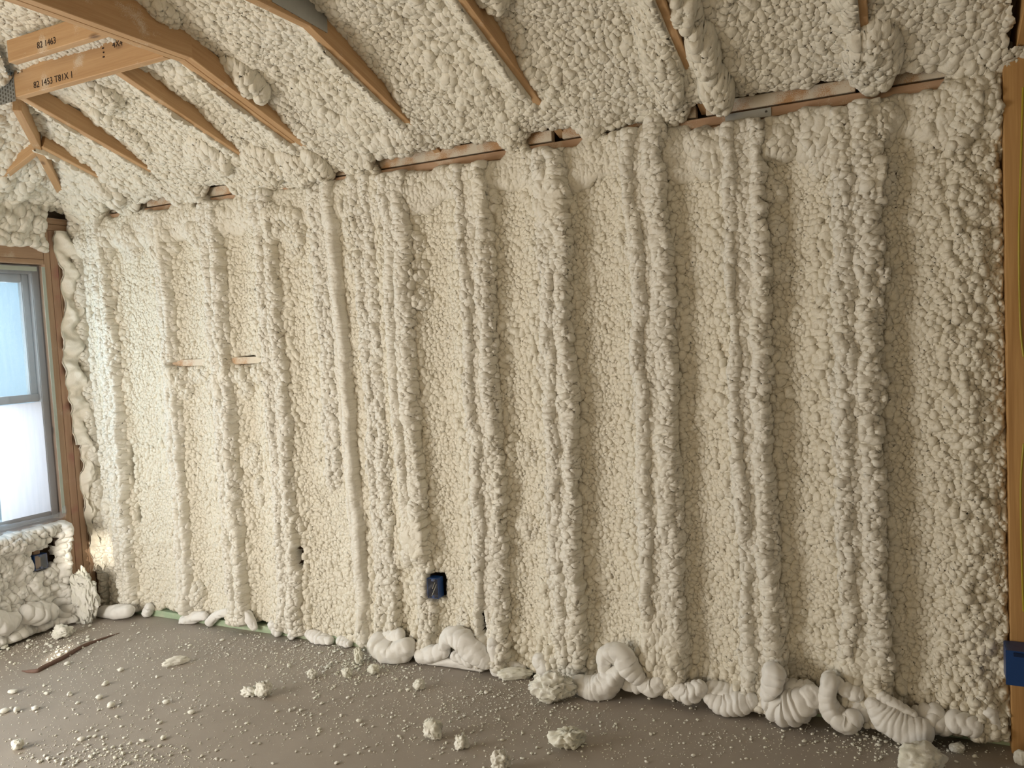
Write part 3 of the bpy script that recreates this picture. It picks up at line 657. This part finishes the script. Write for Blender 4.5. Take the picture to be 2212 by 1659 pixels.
CH = {'G': .605, 'F': .968, 'E': 1.60, 'A': 1.948, 'B': 2.594, 'C': 3.2175, 'D': 3.852, 'H': 4.462}
def ceil_foam():
    du = .0045; dv = .0045
    us = np.arange(.02, 5.02, du); vs = np.arange(-.012, 1.95, dv)   # u along the wall, v = distance out from the wall (plan)
    U, V = np.meshgrid(us, vs)
    small = lump(U / .025, V / .029, 1101, .5); mid = lump(U / .050, V / .056, 1202, .55); fine = lump(U / .014, V / .015, 1303)
    big = sst(-.2, .4, fbm(U * 3, V * 3, 1400, 3))
    # how far the foam skin stays above the underside of the chords
    rec = -.004 + .108 * sst(.06, .60, V)
    expo = np.zeros_like(us)
    for a, b, cut in EXPO: expo = np.maximum(expo, sst(a - .04, a + .04, us) * sst(b + .04, b - .04, us) * min(1, cut / .06))
    sag = (1 - expo) * (.050 + .02 * fbm(us * 9, us * 0, 1750, 2))
    h = (1 - big) * .020 * small + big * (.032 * mid + .008 * small) + .003 * fine + .018 * fbm(U * 5, V * 5, 1500, 2) - rec
    skin = np.full(U.shape, .2, np.float32)
    for i, (k, x) in enumerate(CH.items()):
        dl = x - U; dr = U - (x + (.076 if k == 'A' else .038))
        w = .055 + .02 * fbm(V * 6 + i, V * 0, 1600, 2)
        # foam climbs the far (left) side of each chord, and less the near side
        climb = np.where(dl > 0, np.exp(-(np.maximum(dl, 0) / w) ** 2), 0) * (rec * .95) * sst(1.02, .78, V)
        c2 = np.where(dr > 0, np.exp(-(np.maximum(dr - .01, 0) / .05) ** 2), 0) * rec * (.25 * sst(.75, .3, V) + .5 * sst(.3, .1, V)) * (1 + .8 * fbm(V * 5 + i * 3, V * 0, 1610, 2))
        h += climb * (1 + .2 * fbm(U * 12, V * 7, 1620, 2)) + c2
    # separate heaps
    for (x, v, a, b, ht) in ((4.50, .14, .09, .16, .08), (3.96, .16, .06, .10, .13), (3.95, .34, .05, .10, .10), (3.93, .52, .05, .12, .07), (3.78, .30, .06, .22, .06), (1.70, .17, .09, .10, .09), (1.86, .12, .10, .09, .09), (1.99, .10, .05, .09, .08), (2.05, .62, .06, .12, .07), (2.0, 1.05, .09, .1, .05), (3.30, .75, .05, .10, .07), (3.33, .95, .06, .08, .08), (1.25, .72, .08, .12, .06), (1.10, .50, .06, .16, .04), (1.42, .25, .12, .10, .06), (.55, .18, .1, .09, .05), (.30, .1, .1, .08, .05), (2.5, .14, .15, .07, .03)):
        q = 1 - ((U - x) / a) ** 2 - ((V - v) / b) ** 2 + .35 * fbm(U * 14, V * 14, int(x * 100), 2)
        h = h + np.sqrt(np.clip(q, 0, 1)) * (ht * .75 + .02 * mid)
    h = h + sag * np.exp(-(V / .10) ** 2)
    # edge at the wall: scalloped, hidden behind the dusty blocking where that shows
    ed = -.01 + .0 * us
    for a, b, cut in ((.60, .88, .03), (1.14, 1.36, .03), (2.16, 2.98, .035), (3.08, 3.36, .02), (3.82, 4.40, .035), (4.5, 4.8, .03)):
        ed += cut * sst(a - .04, a + .04, us) * sst(b + .04, b - .04, us)
    ed = np.broadcast_to(ed + .006 * fbm(us * 25, us * 0, 1700, 2), U.shape)
    e = edge1(V - ed, .03)
    h = h * e - .16 * (1 - e)
    hip = (V < U + .03)
    Z = Zc0 + TP * V - h
    lam = .005; gu = np.clip(np.gradient(h, axis=1) / du, -2.2, 2.2); gv = np.clip(np.gradient(h, axis=0) / dv, -2.2, 2.2)
    P = np.stack([U - lam * gu, -V + lam * gv, Z], -1)
    xs = sorted(CH.values()); part = np.zeros(U.shape, np.int32)
    for i, x in enumerate(xs): part = np.where(U > x + .019, i + 1, part)
    gap = sst(4.86, 4.97, U + .04 * fbm(V * 8, V * 0, 1710, 2)) > .6
    grid_parts(P, skin, (e > .02) & hip & ~(gap & (V > .10)), part, ceil, lambda k: 'foam_panel', M_FOAM, flip=False)
ceil_foam()
def hip_foam():
    du = .006; us = np.arange(-.012, 1.5, du); vs = np.arange(-.3, 1.9, du)  # u = x out from the left wall, v = -y
    U, V = np.meshgrid(us, vs)
    h = .030 * lump(U / .065, V / .07, 2101, .5) + .012 * lump(U / .03, V / .03, 2102, .4) - (.01 + .085 * sst(.1, .5, U)) + .02 * fbm(U * 5, V * 5, 2103, 2)
    for y in (.42, .56, 1.02): h += np.exp(-((V - y) / .05) ** 2) * .03
    e = edge1(U - .0 + .006 * fbm(V * 25, V * 0, 2105, 2), .03); h = h * e - .1 * (1 - e)
    gu = np.clip(np.gradient(h, axis=1) / du, -2, 2); gv = np.clip(np.gradient(h, axis=0) / du, -2, 2)
    P = np.stack([U - .005 * gu, -V + .005 * gv, Zc0 + TP * U - h], -1)
    grid_parts(P, np.full(U.shape, .25), (e > .02) & (U < V + .03), np.zeros(U.shape, np.int32), ceil, lambda k: 'foam_panel', M_FOAM)
hip_foam()

# ---- roof trusses: sloped bottom chord, then the flat one, with nail plates
def stamp(text, loc, xdir, up, size, parent, name='lumber_stamp'):
    cu = bpy.data.curves.new(name, 'FONT'); cu.body = text; cu.size = size; cu.extrude = .0003
    cu.materials.append(M_INK); o_ = bpy.data.objects.new(name, cu); me = bpy.data.meshes.new_from_object(o_); bpy.data.objects.remove(o_); o = bpy.data.objects.new(name, me); COL.objects.link(o)
    if not me.materials: me.materials.append(M_INK)
    x = Vector(xdir).normalized(); z = x.cross(Vector(up)).normalized(); y = z.cross(x)
    R = Matrix((x, y, z)).transposed().to_4x4(); R.translation = Vector(loc) - parent.location; o.matrix_basis = R; o.parent = parent; return o
def nail_plate(P0, ex, ey, w, h, parent, nx=10, ny=6, name='nail_plate'):
    """stamped steel connector with punched slots; P0 is its corner, ex/ey its axes"""
    P0 = Vector(P0); ex = Vector(ex).normalized(); ey = Vector(ey); ey = (ey - ex * ey.dot(ex)).normalized(); n = ex.cross(ey)
    o = board(name, P0 + ey * h / 2, P0 + ey * h / 2 + ex * w, h, .0015, n, M_STEEL, parent, .0003)
    bm = bmesh.new()
    for i in range(nx):
        for j in range(ny):
            c = P0 + ex * w * (i + .5) / nx + ey * h * (j + .25 + .5 * (i % 2)) / ny + n * .0010
            a = ex * w / nx * .24; b = ey * h / ny * .30
            vs = [bm.verts.new(c + a + b + n * .0004), bm.verts.new(c - a + b + n * .0004), bm.verts.new(c - a - b + n * .0004), bm.verts.new(c + a - b + n * .0004)]
            bm.faces.new(vs)
    me = bm_mesh('punched_slots', bm); s = bpy.data.objects.new('punched_slots', me); COL.objects.link(s); me.materials.append(M_STEELSLOT)
    s.parent = o; s.matrix_parent_inverse = Matrix.Identity(4); s.matrix_basis = o.matrix_basis.inverted() @ Matrix.Translation(-parent.location); s['kind'] = 'stuff'
    return o
def truss(k, label, vend=-3.2, bend=-.91, wall=.06, double=False, deep=.14):
    x = CH[k]; t = empty('roof_truss', (x, 0, Zc0)); tag(t, label, 'roof truss', 'roof trusses')
    for q in range(2 if double else 1):
        xx = x + .019 + q * .0395; zb = slope_z(bend)
        dn = Vector((0, TP, 1)).normalized()
        board('sloped_chord', (xx, wall, slope_z(wall)), (xx, bend - .075, zb + .075 * TP), .0376, .089, dn, M_TRUSS, t, align=(0, .5))
        board('flat_chord', (xx, bend + .02, zb - .004), (xx, vend, zb - .004), .038, deep, (0, 0, 1), M_TRUSS, t, align=(0, .5))
    return t
tA = truss('A', 'doubled truss carrying the horizontal header at upper left', double=True)
tB = truss('B', 'truss with a slotted steel plate at its bend, right of the doubled one')
nail_plate((CH['B'] + .0385 + .001, bend_y := -.80, slope_z(-.80) + .035), (0, -1, .05), (0, 0, 1), .30, .10, tB, 16, 8)
tC = truss('C', 'truss meeting the wall near the middle of the top plate'); tD = truss('D', 'truss with a thick foam drip hanging beside its lower end')
tH = truss('H', 'rightmost truss over the wall, almost buried in a foam heap')
# hip end: header, hip member and short jacks
hd = empty('header_beam', (1.44, -.93, 2.77)); tag(hd, 'horizontal wooden header printed 82 1453 beside the doubled truss', 'beam')
zb = slope_z(-.91)
board('beam_ply', (.99, -.949, zb - .004), (1.945, -.949, zb - .004), .038, .14, (0, 0, 1), M_TRUSS, hd, align=(0, .5))
stamp('82 1453 T81X 1', (1.14, -.9685 - .0005, zb + .012), (1, 0, 0), (0, 0, 1), .040, hd)
stamp('4X4', (1.66, -.9690, zb + .085), (1, 0, 0), (0, 0, 1), .036, hd); stamp('5 1', (1.035, -.9690, zb + .095), (1, 0, 0), (0, 0, 1), .034, hd)
for q in range(3): sausage('ink_spot', [(1.60 + .004 * (q % 2), -.9688, zb + .060 + .018 * q), (1.606, -.9688, zb + .060 + .018 * q)], [.003, .003], M_INK, hd, pleats=1, depth=0, seed=q, segs=8)
nail_plate((.86, -.9685 - .001, zb - .02), (1, 0, 0), (0, 0, 1), .15, .18, hd, 8, 10)
b2 = empty('upper_beam', (1.4, -1.15, 2.8)); tag(b2, 'second printed board behind and above the header at upper left', 'beam')
pA = on_y(34, 136, -1.15); pB = on_y(247, 98, -1.15)
board('beam_ply', (pA.x - .02, -1.15, pA.z), (1.945, -1.15, pA.z), .038, .09, (0, 0, 1), M_TRUSS, b2, align=(0, .5))
stamp('82 1463', (pA.x + .17, -1.1698, pA.z + .018), (1, 0, 0), (0, 0, 1), .036, b2)
hp = empty('hip_rafter', (.1, -.1, 2.5)); tag(hp, 'short hip board running diagonally up out of the wall corner', 'rafter')
up = Vector((-TP / 2, TP / 2, 1)).normalized(); dirh = Vector((1, -1, TP)).normalized()
board('hip_board', (.08, -.08, Zc0 + TP * .08 - .012), (.88, -.88, Zc0 + TP * .88 - .012), .038, .11, up, M_TRUSS, hp, align=(0, .5))
def jack(k, v1, label, w=.06):
    x = CH[k]; t = empty('jack_rafter', (x, 0, Zc0)); tag(t, label, 'rafter', 'jack rafters at the hip end')
    board('sloped_chord', (x + .019, w, slope_z(w)), (x + .019, v1, slope_z(v1)), .038, .089, Vector((0, TP, 1)).normalized(), M_TRUSS, t, align=(0, .5)); return t
jack('E', -.928, 'jack rafter joining the middle of the printed header'); jack('F', -.94, 'long jack rafter joining the left end of the printed header')
jack('G', -.60, 'shortest jack rafter, joining the hip board')
def jackl(y, x1, label):
    t = empty('jack_rafter', (0, y, Zc0)); tag(t, label, 'rafter', 'jack rafters at the hip end')
    board('sloped_chord', (-.02, y, Zc0 - .006), (x1, y, Zc0 + TP * x1), .038, .089, Vector((-TP, 0, 1)).normalized(), M_TRUSS, t, align=(0, .5))
jackl(-.575, .57, 'jack rafter from the left wall up to the hip board'); jackl(-.40, .14, 'stub of lumber poking out of foam over the left wall')
jackl(-1.18, 1.15, 'jack rafter behind the header at the upper left edge')
# right end
te = empty('end_truss', (4.95, 0, 2.48)); tag(te, 'end truss over the right post with bare dark bay beside it', 'roof truss')
board('sloped_chord', (4.965, .10, slope_z(.10) - .03), (4.965, -1.6, slope_z(-1.6) - .03), .038, .14, Vector((0, TP, 1)).normalized(), M_POST, te, align=(0, .5))
board('web', (4.965, -.20, 2.62), (4.965, -.20, 3.3), .038, .089, (0, 1, 0), M_POST, te, align=(0, 0))

# ================================================================== RIGHT POST
wr = empty('wall_right', (4.95, 0, 0)); wr['kind'] = 'structure'
board('stud', (4.909 + .0725, -.055, .0), (4.909 + .0725, -.055, 2.47), .145, .14, (0, 1, 0), M_POST, wr, align=(0, .5))
board('stud', (5.13, -.055, .0), (5.13, -.055, 2.47), .145, .14, (0, 1, 0), M_POST, wr, align=(0, .5))
board('sill_plate', (4.905, .0, .018), (6.5, 0, .018), .13, .036, (0, 0, 1), M_POST, wr, align=(.55, 0))

# ---- electrical boxes
def outlet(name, c, ax, out, label, w=.058, h=.098, d=.05, cover=True, rim=.004):
    """open-front device box: five walls, ears, mask film across the mouth"""
    c = Vector(c); ax = Vector(ax).normalized(); out = Vector(out).normalized(); up = Vector((0, 0, 1))
    t = empty(name, c); tag(t, label, 'electrical box')
    def slab(nm, a0, a1, o0, o1, z0, z1, m, p=t):
        cc = c + ax * (a0 + a1) / 2 + up * (z0 + z1) / 2
        return board(nm, cc + out * o0, cc + out * o1, abs(a1 - a0), abs(z1 - z0), up, m, p, .0008)
    slab('back_wall', -w / 2, w / 2, -d, -d + .003, -h / 2, h / 2, M_BLUEIN)
    for s in (-1, 1):
        slab('side_wall', s * w / 2 - .0015, s * w / 2 + .0015, -d, 0, -h / 2, h / 2, M_BLUE)
        slab('end_wall', -w / 2, w / 2, -d, 0, s * h / 2 - .0015, s * h / 2 + .0015, M_BLUE)
        slab('screw_ear', -.007, .007, -.012, .0005, s * (h / 2 - .008) - .006, s * (h / 2 - .008) + .006, M_BLUE)
    return t
ob = outlet('outlet_box', (2.474, -.030, .372), (1, .12, 0), (0, -1, 0), 'blue outlet box sunk in the foam low on the back wall')
mf = link_mesh('mouth_film', film_mesh(0, .01, 0, .01, 0, 0, 1), M_FILM); bpy.data.objects.remove(mf)
def streak_film(c, ax, out, w, h, parent):
    c = Vector(c); ax = Vector(ax).normalized(); out = Vector(out); P = []
    for i in range(9):
        for j in range(7):
            P.append(c + ax * w * (j / 6 - .5) + Vector((0, 0, h * (i / 8 - .5))) + out * (.002 + .003 * mnoise.noise(Vector((i * .6, j * 1.1, w * 90)))))
    Q = np.arange(63).reshape(9, 7); Q = np.stack([Q[:-1, :-1], Q[:-1, 1:], Q[1:, 1:], Q[1:, :-1]], -1).reshape(-1, 4)
    me = arr_mesh('clear_cover', np.array([p[:] for p in P]), Q); link_mesh('clear_cover', me, M_CLEAR, parent)
m, nt, b = mat('clear_cover'); out = nt.nodes['Material Output']; tp = N(nt, 'ShaderNodeBsdfTransparent'); gl = N(nt, 'ShaderNodeBsdfGlossy'); gl.inputs['Roughness'].default_value = .12
mx = N(nt, 'ShaderNodeMixShader'); mx.inputs[0].default_value = .12; nt.links.new(tp.outputs[0], mx.inputs[1]); nt.links.new(gl.outputs[0], mx.inputs[2]); nt.links.new(mx.outputs[0], out.inputs[0]); nt.nodes.remove(b); M_CLEAR = m
streak_film((2.474, -.031, .372), (1, .12, 0), (0, -1, 0), .056, .095, ob)
for k, (a, z) in enumerate(((.008, .015), (.016, .005), (.002, -.022))):
    board('scratch', (2.474 + a - .008, -.0345, .372 + z - .016), (2.474 + a + .008, -.0345, .372 + z + .018), .0012, .0006, (0, -1, 0), M_CHUNK, ob, .0001)
pl = on_x(85, 1213, .012)
ob2 = outlet('outlet_box', (.030, pl.y, pl.z), (0, 1, 0), (1, 0, 0), 'blue outlet box under the window on the left wall', w=.075, h=.085)
streak_film((.031, pl.y, pl.z), (0, 1, 0), (1, 0, 0), .073, .083, ob2)
# side-on box nailed to the right hand post
t = empty('switch_box', (4.93, -.10, .35)); tag(t, 'blue plastic box nailed to the right post, seen from its side', 'electrical box')
a = on_y(2174, 1405, -.16); b = on_y(2175, 1476, -.16)
z1, z0, xl = a.z, b.z, a.x
box('box_shell', (xl, -.16, z0), (xl + .095, -.058, z1), M_BLUE, t, .003)
box('box_rim', (xl - .003, -.166, z0 - .003), (xl + .098, -.160, z1 + .003), M_BLUE, t, .001)
box('clamp_tab', (xl + .02, -.170, z1 - .016), (xl + .06, -.1661, z1 - .002), M_BLUEIN, t, .001)
# yellow cable along the post
t = sausage('electrical_cable', [on_y(2210, 190, -.075), on_y(2206, 330, -.072), on_y(2201, 520, -.066), on_y(2204, 700, -.062), on_y(2211, 770, -.062)], [.0034] * 5, M_YELLOW, pleats=1, depth=0, seed=3, segs=12)
tag(t, 'yellow cable running down the upper part of the right post', 'cable')
t = sausage('electrical_cable', [on_y(2211, 960, -.062), on_y(2205, 1050, -.064), on_y(2207, 1200, -.066), on_y(2211, 1320, -.07)], [.0034] * 4, M_YELLOW, pleats=1, depth=0, seed=4, segs=12)
tag(t, 'yellow cable on the right post above the blue box', 'cable')
# metal strap on the top plate, clip at the corner
t = empty('steel_strap', (4.03, -.004, 2.42)); tag(t, 'grey steel strap on the top plate, right of centre', 'bracket')
a = on_y(1622, 248, -.004); b = on_y(1666, 240, -.004)
board('strap_plate', (a.x - .10, -.004, a.z), (b.x, -.004, a.z), .034, .003, (0, 1, 0), M_STEEL, t, .0006)
sausage('screw_head', [(b.x - .02, -.006, a.z + .003), (b.x - .018, -.006, a.z + .003)], [.004, .004], M_STEELSLOT, t, pleats=1, depth=0, segs=8)
t = empty('steel_clip', (.1, -.01, 2.44)); tag(t, 'small foam-spattered steel clip at the top of the wall corner', 'bracket')
a = on_y(172, 474, -.02); box('clip_plate', (a.x - .025, -.03, a.z - .03), (a.x + .03, -.02, a.z + .025), M_STEEL, t, .004)
sausage('clip_tab', [(a.x - .01, -.034, a.z - .01), (a.x + .015, -.034, a.z)], [.008, .010], M_STEEL, t, pleats=2, depth=.2)

# ================================================================== LOOSE FOAM ON THE FLOOR
def chunk(x0, y0, x1, y1, label, seed, depth=None, rag=.5, tall=1.0, cup=0, rotz=None, cat='foam chunk', sub=4):
    base = on_z((x0 + x1) / 2, y1 - (y1 - y0) * .16); dist = (base - Vector(CAM)).length; ppm = F_PX / dist * 1.02
    w = (x1 - x0) / ppm; hh = (y1 - y0) / ppm * .92 * tall; dp = depth or w * .8
    o = link_mesh('foam_chunk', chunk_mesh('foam_chunk', (w * 1.05, dp, hh), seed, sub, rag, cup), M_CHUNK); o.location = base
    o.rotation_euler.z = rotz if rotz is not None else math.atan2(ROT[1, 0], ROT[0, 0])
    return tag(o, label, cat, 'torn foam chunks on the floor')
chunk(1198, 1572, 1259, 1620, 'hollow cup-shaped foam chunk alone on the floor, centre right', 1, cup=.9)
chunk(918, 1558, 953, 1602, 'crumpled foam chunk standing left of centre with a long shadow', 2)
chunk(986, 1590, 1010, 1623, 'smaller pointed foam chunk right of the standing crumpled one', 3)
chunk(1065, 1628, 1099, 1672, 'foam chunk cut by the bottom edge below centre', 4)
chunk(557, 1475, 584, 1511, 'taller spiky foam chunk of the pair on the left floor', 5)
chunk(526, 1486, 554, 1506, 'low flat foam chunk touching the taller spiky one', 6, rag=.6)
chunk(1157, 1462, 1236, 1524, 'large crumpled rag of foam leaning against the foot of the wall', 7, depth=.09, rag=.46, sub=5)
chunk(1165, 1445, 1215, 1475, 'upper crumpled foam piece behind the leaning rag of foam', 8, depth=.06, rag=.5)
chunk(1077, 1445, 1146, 1472, 'oblong rough foam piece lying along the foot of the wall', 9, depth=.045, rag=.35)
chunk(1953, 1620, 2025, 1675, 'wide crumbly foam chunk at the lower right edge', 33, rag=.34)
chunk(2056, 1610, 2080, 1628, 'small smooth foam lump right of the wide crumbly chunk', 11, rag=.3)
chunk(2194, 1628, 2216, 1657, 'white foam lump at the foot of the right post', 12, rag=.2)
chunk(768, 1405, 784, 1440, 'knobbly foam stub under the pair of tall tubes on the wall', 13)
chunk(797, 1438, 819, 1458, 'small rounded foam chunk in front of the first fat bulge', 14, rag=.4)
chunk(894, 1471, 917, 1492, 'small foam nugget alone in front of the folded bulges', 15, rag=.4)
chunk(741, 1445, 759, 1466, 'foam crumb lump among the litter, farther from the wall', 16, rag=.45)
chunk(665, 1450, 683, 1468, 'irregular foam lump left of the litter near the wall', 17, rag=.5)
chunk(1164, 1498, 1182, 1517, 'little foam cube beside the leaning rag of foam', 18, rag=.35)
chunk(120, 1358, 150, 1380, 'two-lobed foam scrap near the left wall', 19, rag=.6)
o = chunk(358, 1422, 402, 1440, 'long thin foam flake lying apart on the left floor', 20, depth=.03, rag=.35); o.rotation_euler.z = .95
chunk(29, 1603, 48, 1621, 'greenish foam lump at the lower left corner', 21, rag=.35)
o = chunk(165, 1212, 214, 1325, 'torn cream foam clump piled on the floor in the wall corner', 22, depth=.07, rag=.55, sub=5); o.location = (.135, -.225, 0); o.scale = (.8, .8, .86)
chunk(128, 1332, 154, 1352, 'pointed foam wedge leaning at the foot of the left wall', 23, depth=.04, rag=.3)

# counted crumbs
var = [chunk_mesh('foam_crumb', (1, .8, .62), 60 + i, 2, .38) for i in range(8)]
for me in var: me.materials.append(M_CHUNK)
pix = [(261, 1450, 15), (360, 1520, 18), (414, 1542, 18), (353, 1597, 18), (309, 1602, 14), (339, 1464, 12), (598, 1538, 11), (626, 1537, 13), (650, 1536, 11), (533, 1564, 11), (695, 1521, 13), (387, 1509, 8), (575, 1443, 12), (480, 1384, 12), (411, 1396, 10), (402, 1394, 9), (625, 1442, 12), (700, 1452, 10), (725, 1457, 10), (716, 1433, 13), (708, 1443, 14), (785, 1427, 10), (770, 1443, 12), (856, 1469, 10), (879, 1466, 10), (882, 1492, 14), (1004, 1507, 12), (1050, 1498, 14), (1003, 1548, 10), (874, 1559, 8), (862, 1592, 12), (782, 1568, 12), (806, 1571, 9), (776, 1560, 16), (1093, 1531, 9), (1237, 1533, 8), (1291, 1530, 7), (1406, 1588, 11), (1264, 1608, 9), (1492, 1532, 10), (1402, 1511, 9), (1507, 1557, 11), (1520, 1588, 11), (1737, 1603, 12), (1762, 1604, 11), (1728, 1611, 8), (1612, 1640, 10), (1498, 1634, 12), (1584, 1649, 8), (1914, 1604, 13), (1898, 1611, 12), (2106, 1636, 13), (1842, 1610, 10), (1543, 1610, 9), (1622, 1593, 8), (1690, 1580, 9), (1873, 1592, 9), (1880, 1575, 9), (1862, 1582, 7), (2120, 1610, 8), (190, 1385, 12), (88, 1370, 16), (44, 1388, 12), (100, 1392, 10), (60, 1400, 14), (10, 1402, 20), (145, 1436, 14), (150, 1502, 16), (28, 1498, 22), (95, 1483, 9), (152, 1503, 10), (215, 1510, 16), (100, 1500, 14), (75, 1534, 16), (10, 1540, 20), (36, 1538, 18), (213, 1535, 10), (240, 1528, 22), (228, 1480, 20), (168, 1520, 12), (252, 1550, 10), (346, 1563, 14), (345, 1613, 12), (195, 1636, 12), (205, 1592, 12), (175, 1600, 18), (640, 1625, 8), (589, 1651, 10), (728, 1650, 14), (747, 1632, 12), (545, 1606, 9), (560, 1608, 9), (672, 1547, 9), (690, 1582, 10), (640, 1569, 8), (600, 1583, 7), (752, 1509, 12), (770, 1480, 9), (830, 1500, 8), (505, 1545, 7), (262, 1620, 10), (960, 1530, 8), (984, 1512, 7), (1180, 1560, 8), (1130, 1640, 9), (985, 1650, 8), (930, 1640, 8), (1330, 1565, 8), (1450, 1570, 7), (730, 1405, 10), (690, 1412, 9), (640, 1398, 9), (560, 1378, 8), (520, 1372, 7), (300, 1368, 8), (330, 1377, 7)]
rc = random.Random(9)
cl = [(760, 1440, 60, 26, 34), (250, 1632, 75, 22, 40), (150, 1640, 50, 18, 24), (90, 1385, 80, 28, 46), (1880, 1600, 50, 18, 16), (820, 1500, 70, 50, 22), (120, 1520, 110, 60, 34)]
for cx, cy, sx_, sy_, n in cl:
    for k in range(n):
        pix.append((rc.gauss(cx, sx_), rc.gauss(cy, sy_), rc.uniform(5, 12)))
first = True
for i, (px, py, s) in enumerate(pix[:290]):
    if py > 1670 or px < -20: continue
    p = on_z(px, py); 
    if p.y > -.05 or p.x < .06: continue
    ppm = F_PX / (p - Vector(CAM)).length
    o = bpy.data.objects.new('foam_crumb', var[i % 8]); COL.objects.link(o)
    k = s / ppm * .72; o.location = p; o.scale = (k, k * rc.uniform(.7, 1.1), k * rc.uniform(.7, 1.1)); o.rotation_euler = (0, 0, rc.uniform(0, 6.3))
    if py > 1590: zn = 'in the drift at the lower left edge' if px < 420 else ('near the bottom edge at centre' if px < 1400 else 'before the foot of the wall at lower right')
    elif px < 200: zn = 'by the left wall and the curled strip' if py < 1460 else 'at the far left below the curled strip'
    elif px < 640: zn = 'in the open left part of the floor' if py > 1430 else 'just in front of the green sill'
    elif px < 880: zn = 'in the litter at the foot of the tall tubes' if py < 1480 else 'in the open floor below the tall tubes'
    elif px < 1500: zn = 'on the dark floor before the middle bulges'
    else: zn = 'close to the fat bulges at the right'
    tag(o, 'small loose cream foam crumb ' + zn, 'foam crumb', 'foam crumbs ' + zn)
# the dust of granules nobody could count
def granules():
    V, F = ICO[1]; r = np.random.default_rng(3); n = 12500; L = []; k = 0
    ctr = [(760, 1430, 90, 30, .17), (250, 1640, 120, 25, .07), (90, 1390, 110, 30, .12), (300, 1500, 260, 70, .16), (950, 1530, 200, 60, .14), (1500, 1590, 350, 45, .10), (1950, 1610, 120, 25, .05), (550, 1400, 150, 25, .10), (1100, 1500, 80, 35, .05)]
    pts = []
    for cx, cy, sx_, sy_, f in ctr:
        m_ = int(n * f); px = r.normal(cx, sx_, m_); py = r.normal(cy, sy_, m_)
        for a, b in zip(px, py):
            if b < 1338: continue
            p = on_z(a, b)
            if .05 < p.x < 5.2 and -2.2 < p.y < -.02: pts.append((p.x, p.y))
    m_ = 1100; pts += list(zip(r.uniform(.1, 5.3, m_), r.uniform(-1.9, -.03, m_)))
    pts = np.array(pts); n = len(pts); s = np.exp(r.normal(math.log(.0019), .55, n)); s = np.clip(s, .0007, .0065)
    ang = r.uniform(0, 6.28, n); sc = np.stack([s * r.uniform(.8, 1.7, n), s, s * r.uniform(.5, .9, n)], -1)
    W_ = V[None] * sc[:, None]; c, sn = np.cos(ang)[:, None], np.sin(ang)[:, None]
    X = W_[..., 0] * c - W_[..., 1] * sn + pts[:, :1]; Y = W_[..., 0] * sn + W_[..., 1] * c + pts[:, 1:]; Z = W_[..., 2] + sc[:, 2:] * .8
    A = np.stack([X, Y, Z], -1).reshape(-1, 3); Fq = (F[None] + (np.arange(n) * len(V))[:, None, None]).reshape(-1, 3)
    me = arr_mesh('foam_dust', A, Fq, attrs={'skin': np.full(len(A), .5)})
    o = link_mesh('foam_dust', me, M_CHUNK); tag(o, 'fine foam grit strewn all over the grey concrete floor', 'foam dust', kind='stuff')
granules()

# curled wooden strip on the floor
def strip():
    pts = [on_z(*q) for q in ((47, 1450), (62, 1454), (82, 1453), (100, 1444), (140, 1424), (180, 1400), (215, 1385), (258, 1368))]
    n = 8; P = []
    for i in range(len(pts) - 1):
        p0 = pts[max(i - 1, 0)]; p1 = pts[i]; p2 = pts[i + 1]; p3 = pts[min(i + 2, len(pts) - 1)]
        for k in range(n):
            t = k / n; P.append(.5 * ((2 * p1) + (p2 - p0) * t + (2 * p0 - 5 * p1 + 4 * p2 - p3) * t * t + (3 * p1 - p0 - 3 * p2 + p3) * t ** 3))
    P.append(pts[-1]); bm = bmesh.new(); rows = []
    for i, p in enumerate(P):
        t = i / (len(P) - 1); hgt = .004 + .018 * math.sin(math.pi * min(1, t * 1.05)) ** .6 * (1 if t > .12 else t / .12)
        d = (P[min(i + 1, len(P) - 1)] - P[max(i - 1, 0)]).normalized(); s = Vector((-d.y, d.x, 0)) * .0016; lean = Vector((-d.y, d.x, 0)) * hgt * .35
        rows.append([bm.verts.new(p - s + Vector((0, 0, .001))), bm.verts.new(p + s + Vector((0, 0, .001))), bm.verts.new(p + s + lean + Vector((0, 0, hgt))), bm.verts.new(p - s + lean + Vector((0, 0, hgt)))])
    for a, b in zip(rows[:-1], rows[1:]):
        for k in range(4): bm.faces.new((a[k], a[(k + 1) % 4], b[(k + 1) % 4], b[k]))
    bm.faces.new(rows[0][::-1]); bm.faces.new(rows[-1]); bmesh.ops.recalc_face_normals(bm, faces=bm.faces[:])
    o = link_mesh('curled_strip', bm_mesh('curled_strip', bm, True), M_BARK); tag(o, 'curled brown strip standing on edge on the left floor', 'strip')
strip()

# ---- outside the window
o = box('ground_outside', (-30, -20, -.5), (-.35, 20, -.3), simple('pale_ground', (.42, .36, .30), .9), kind='structure')
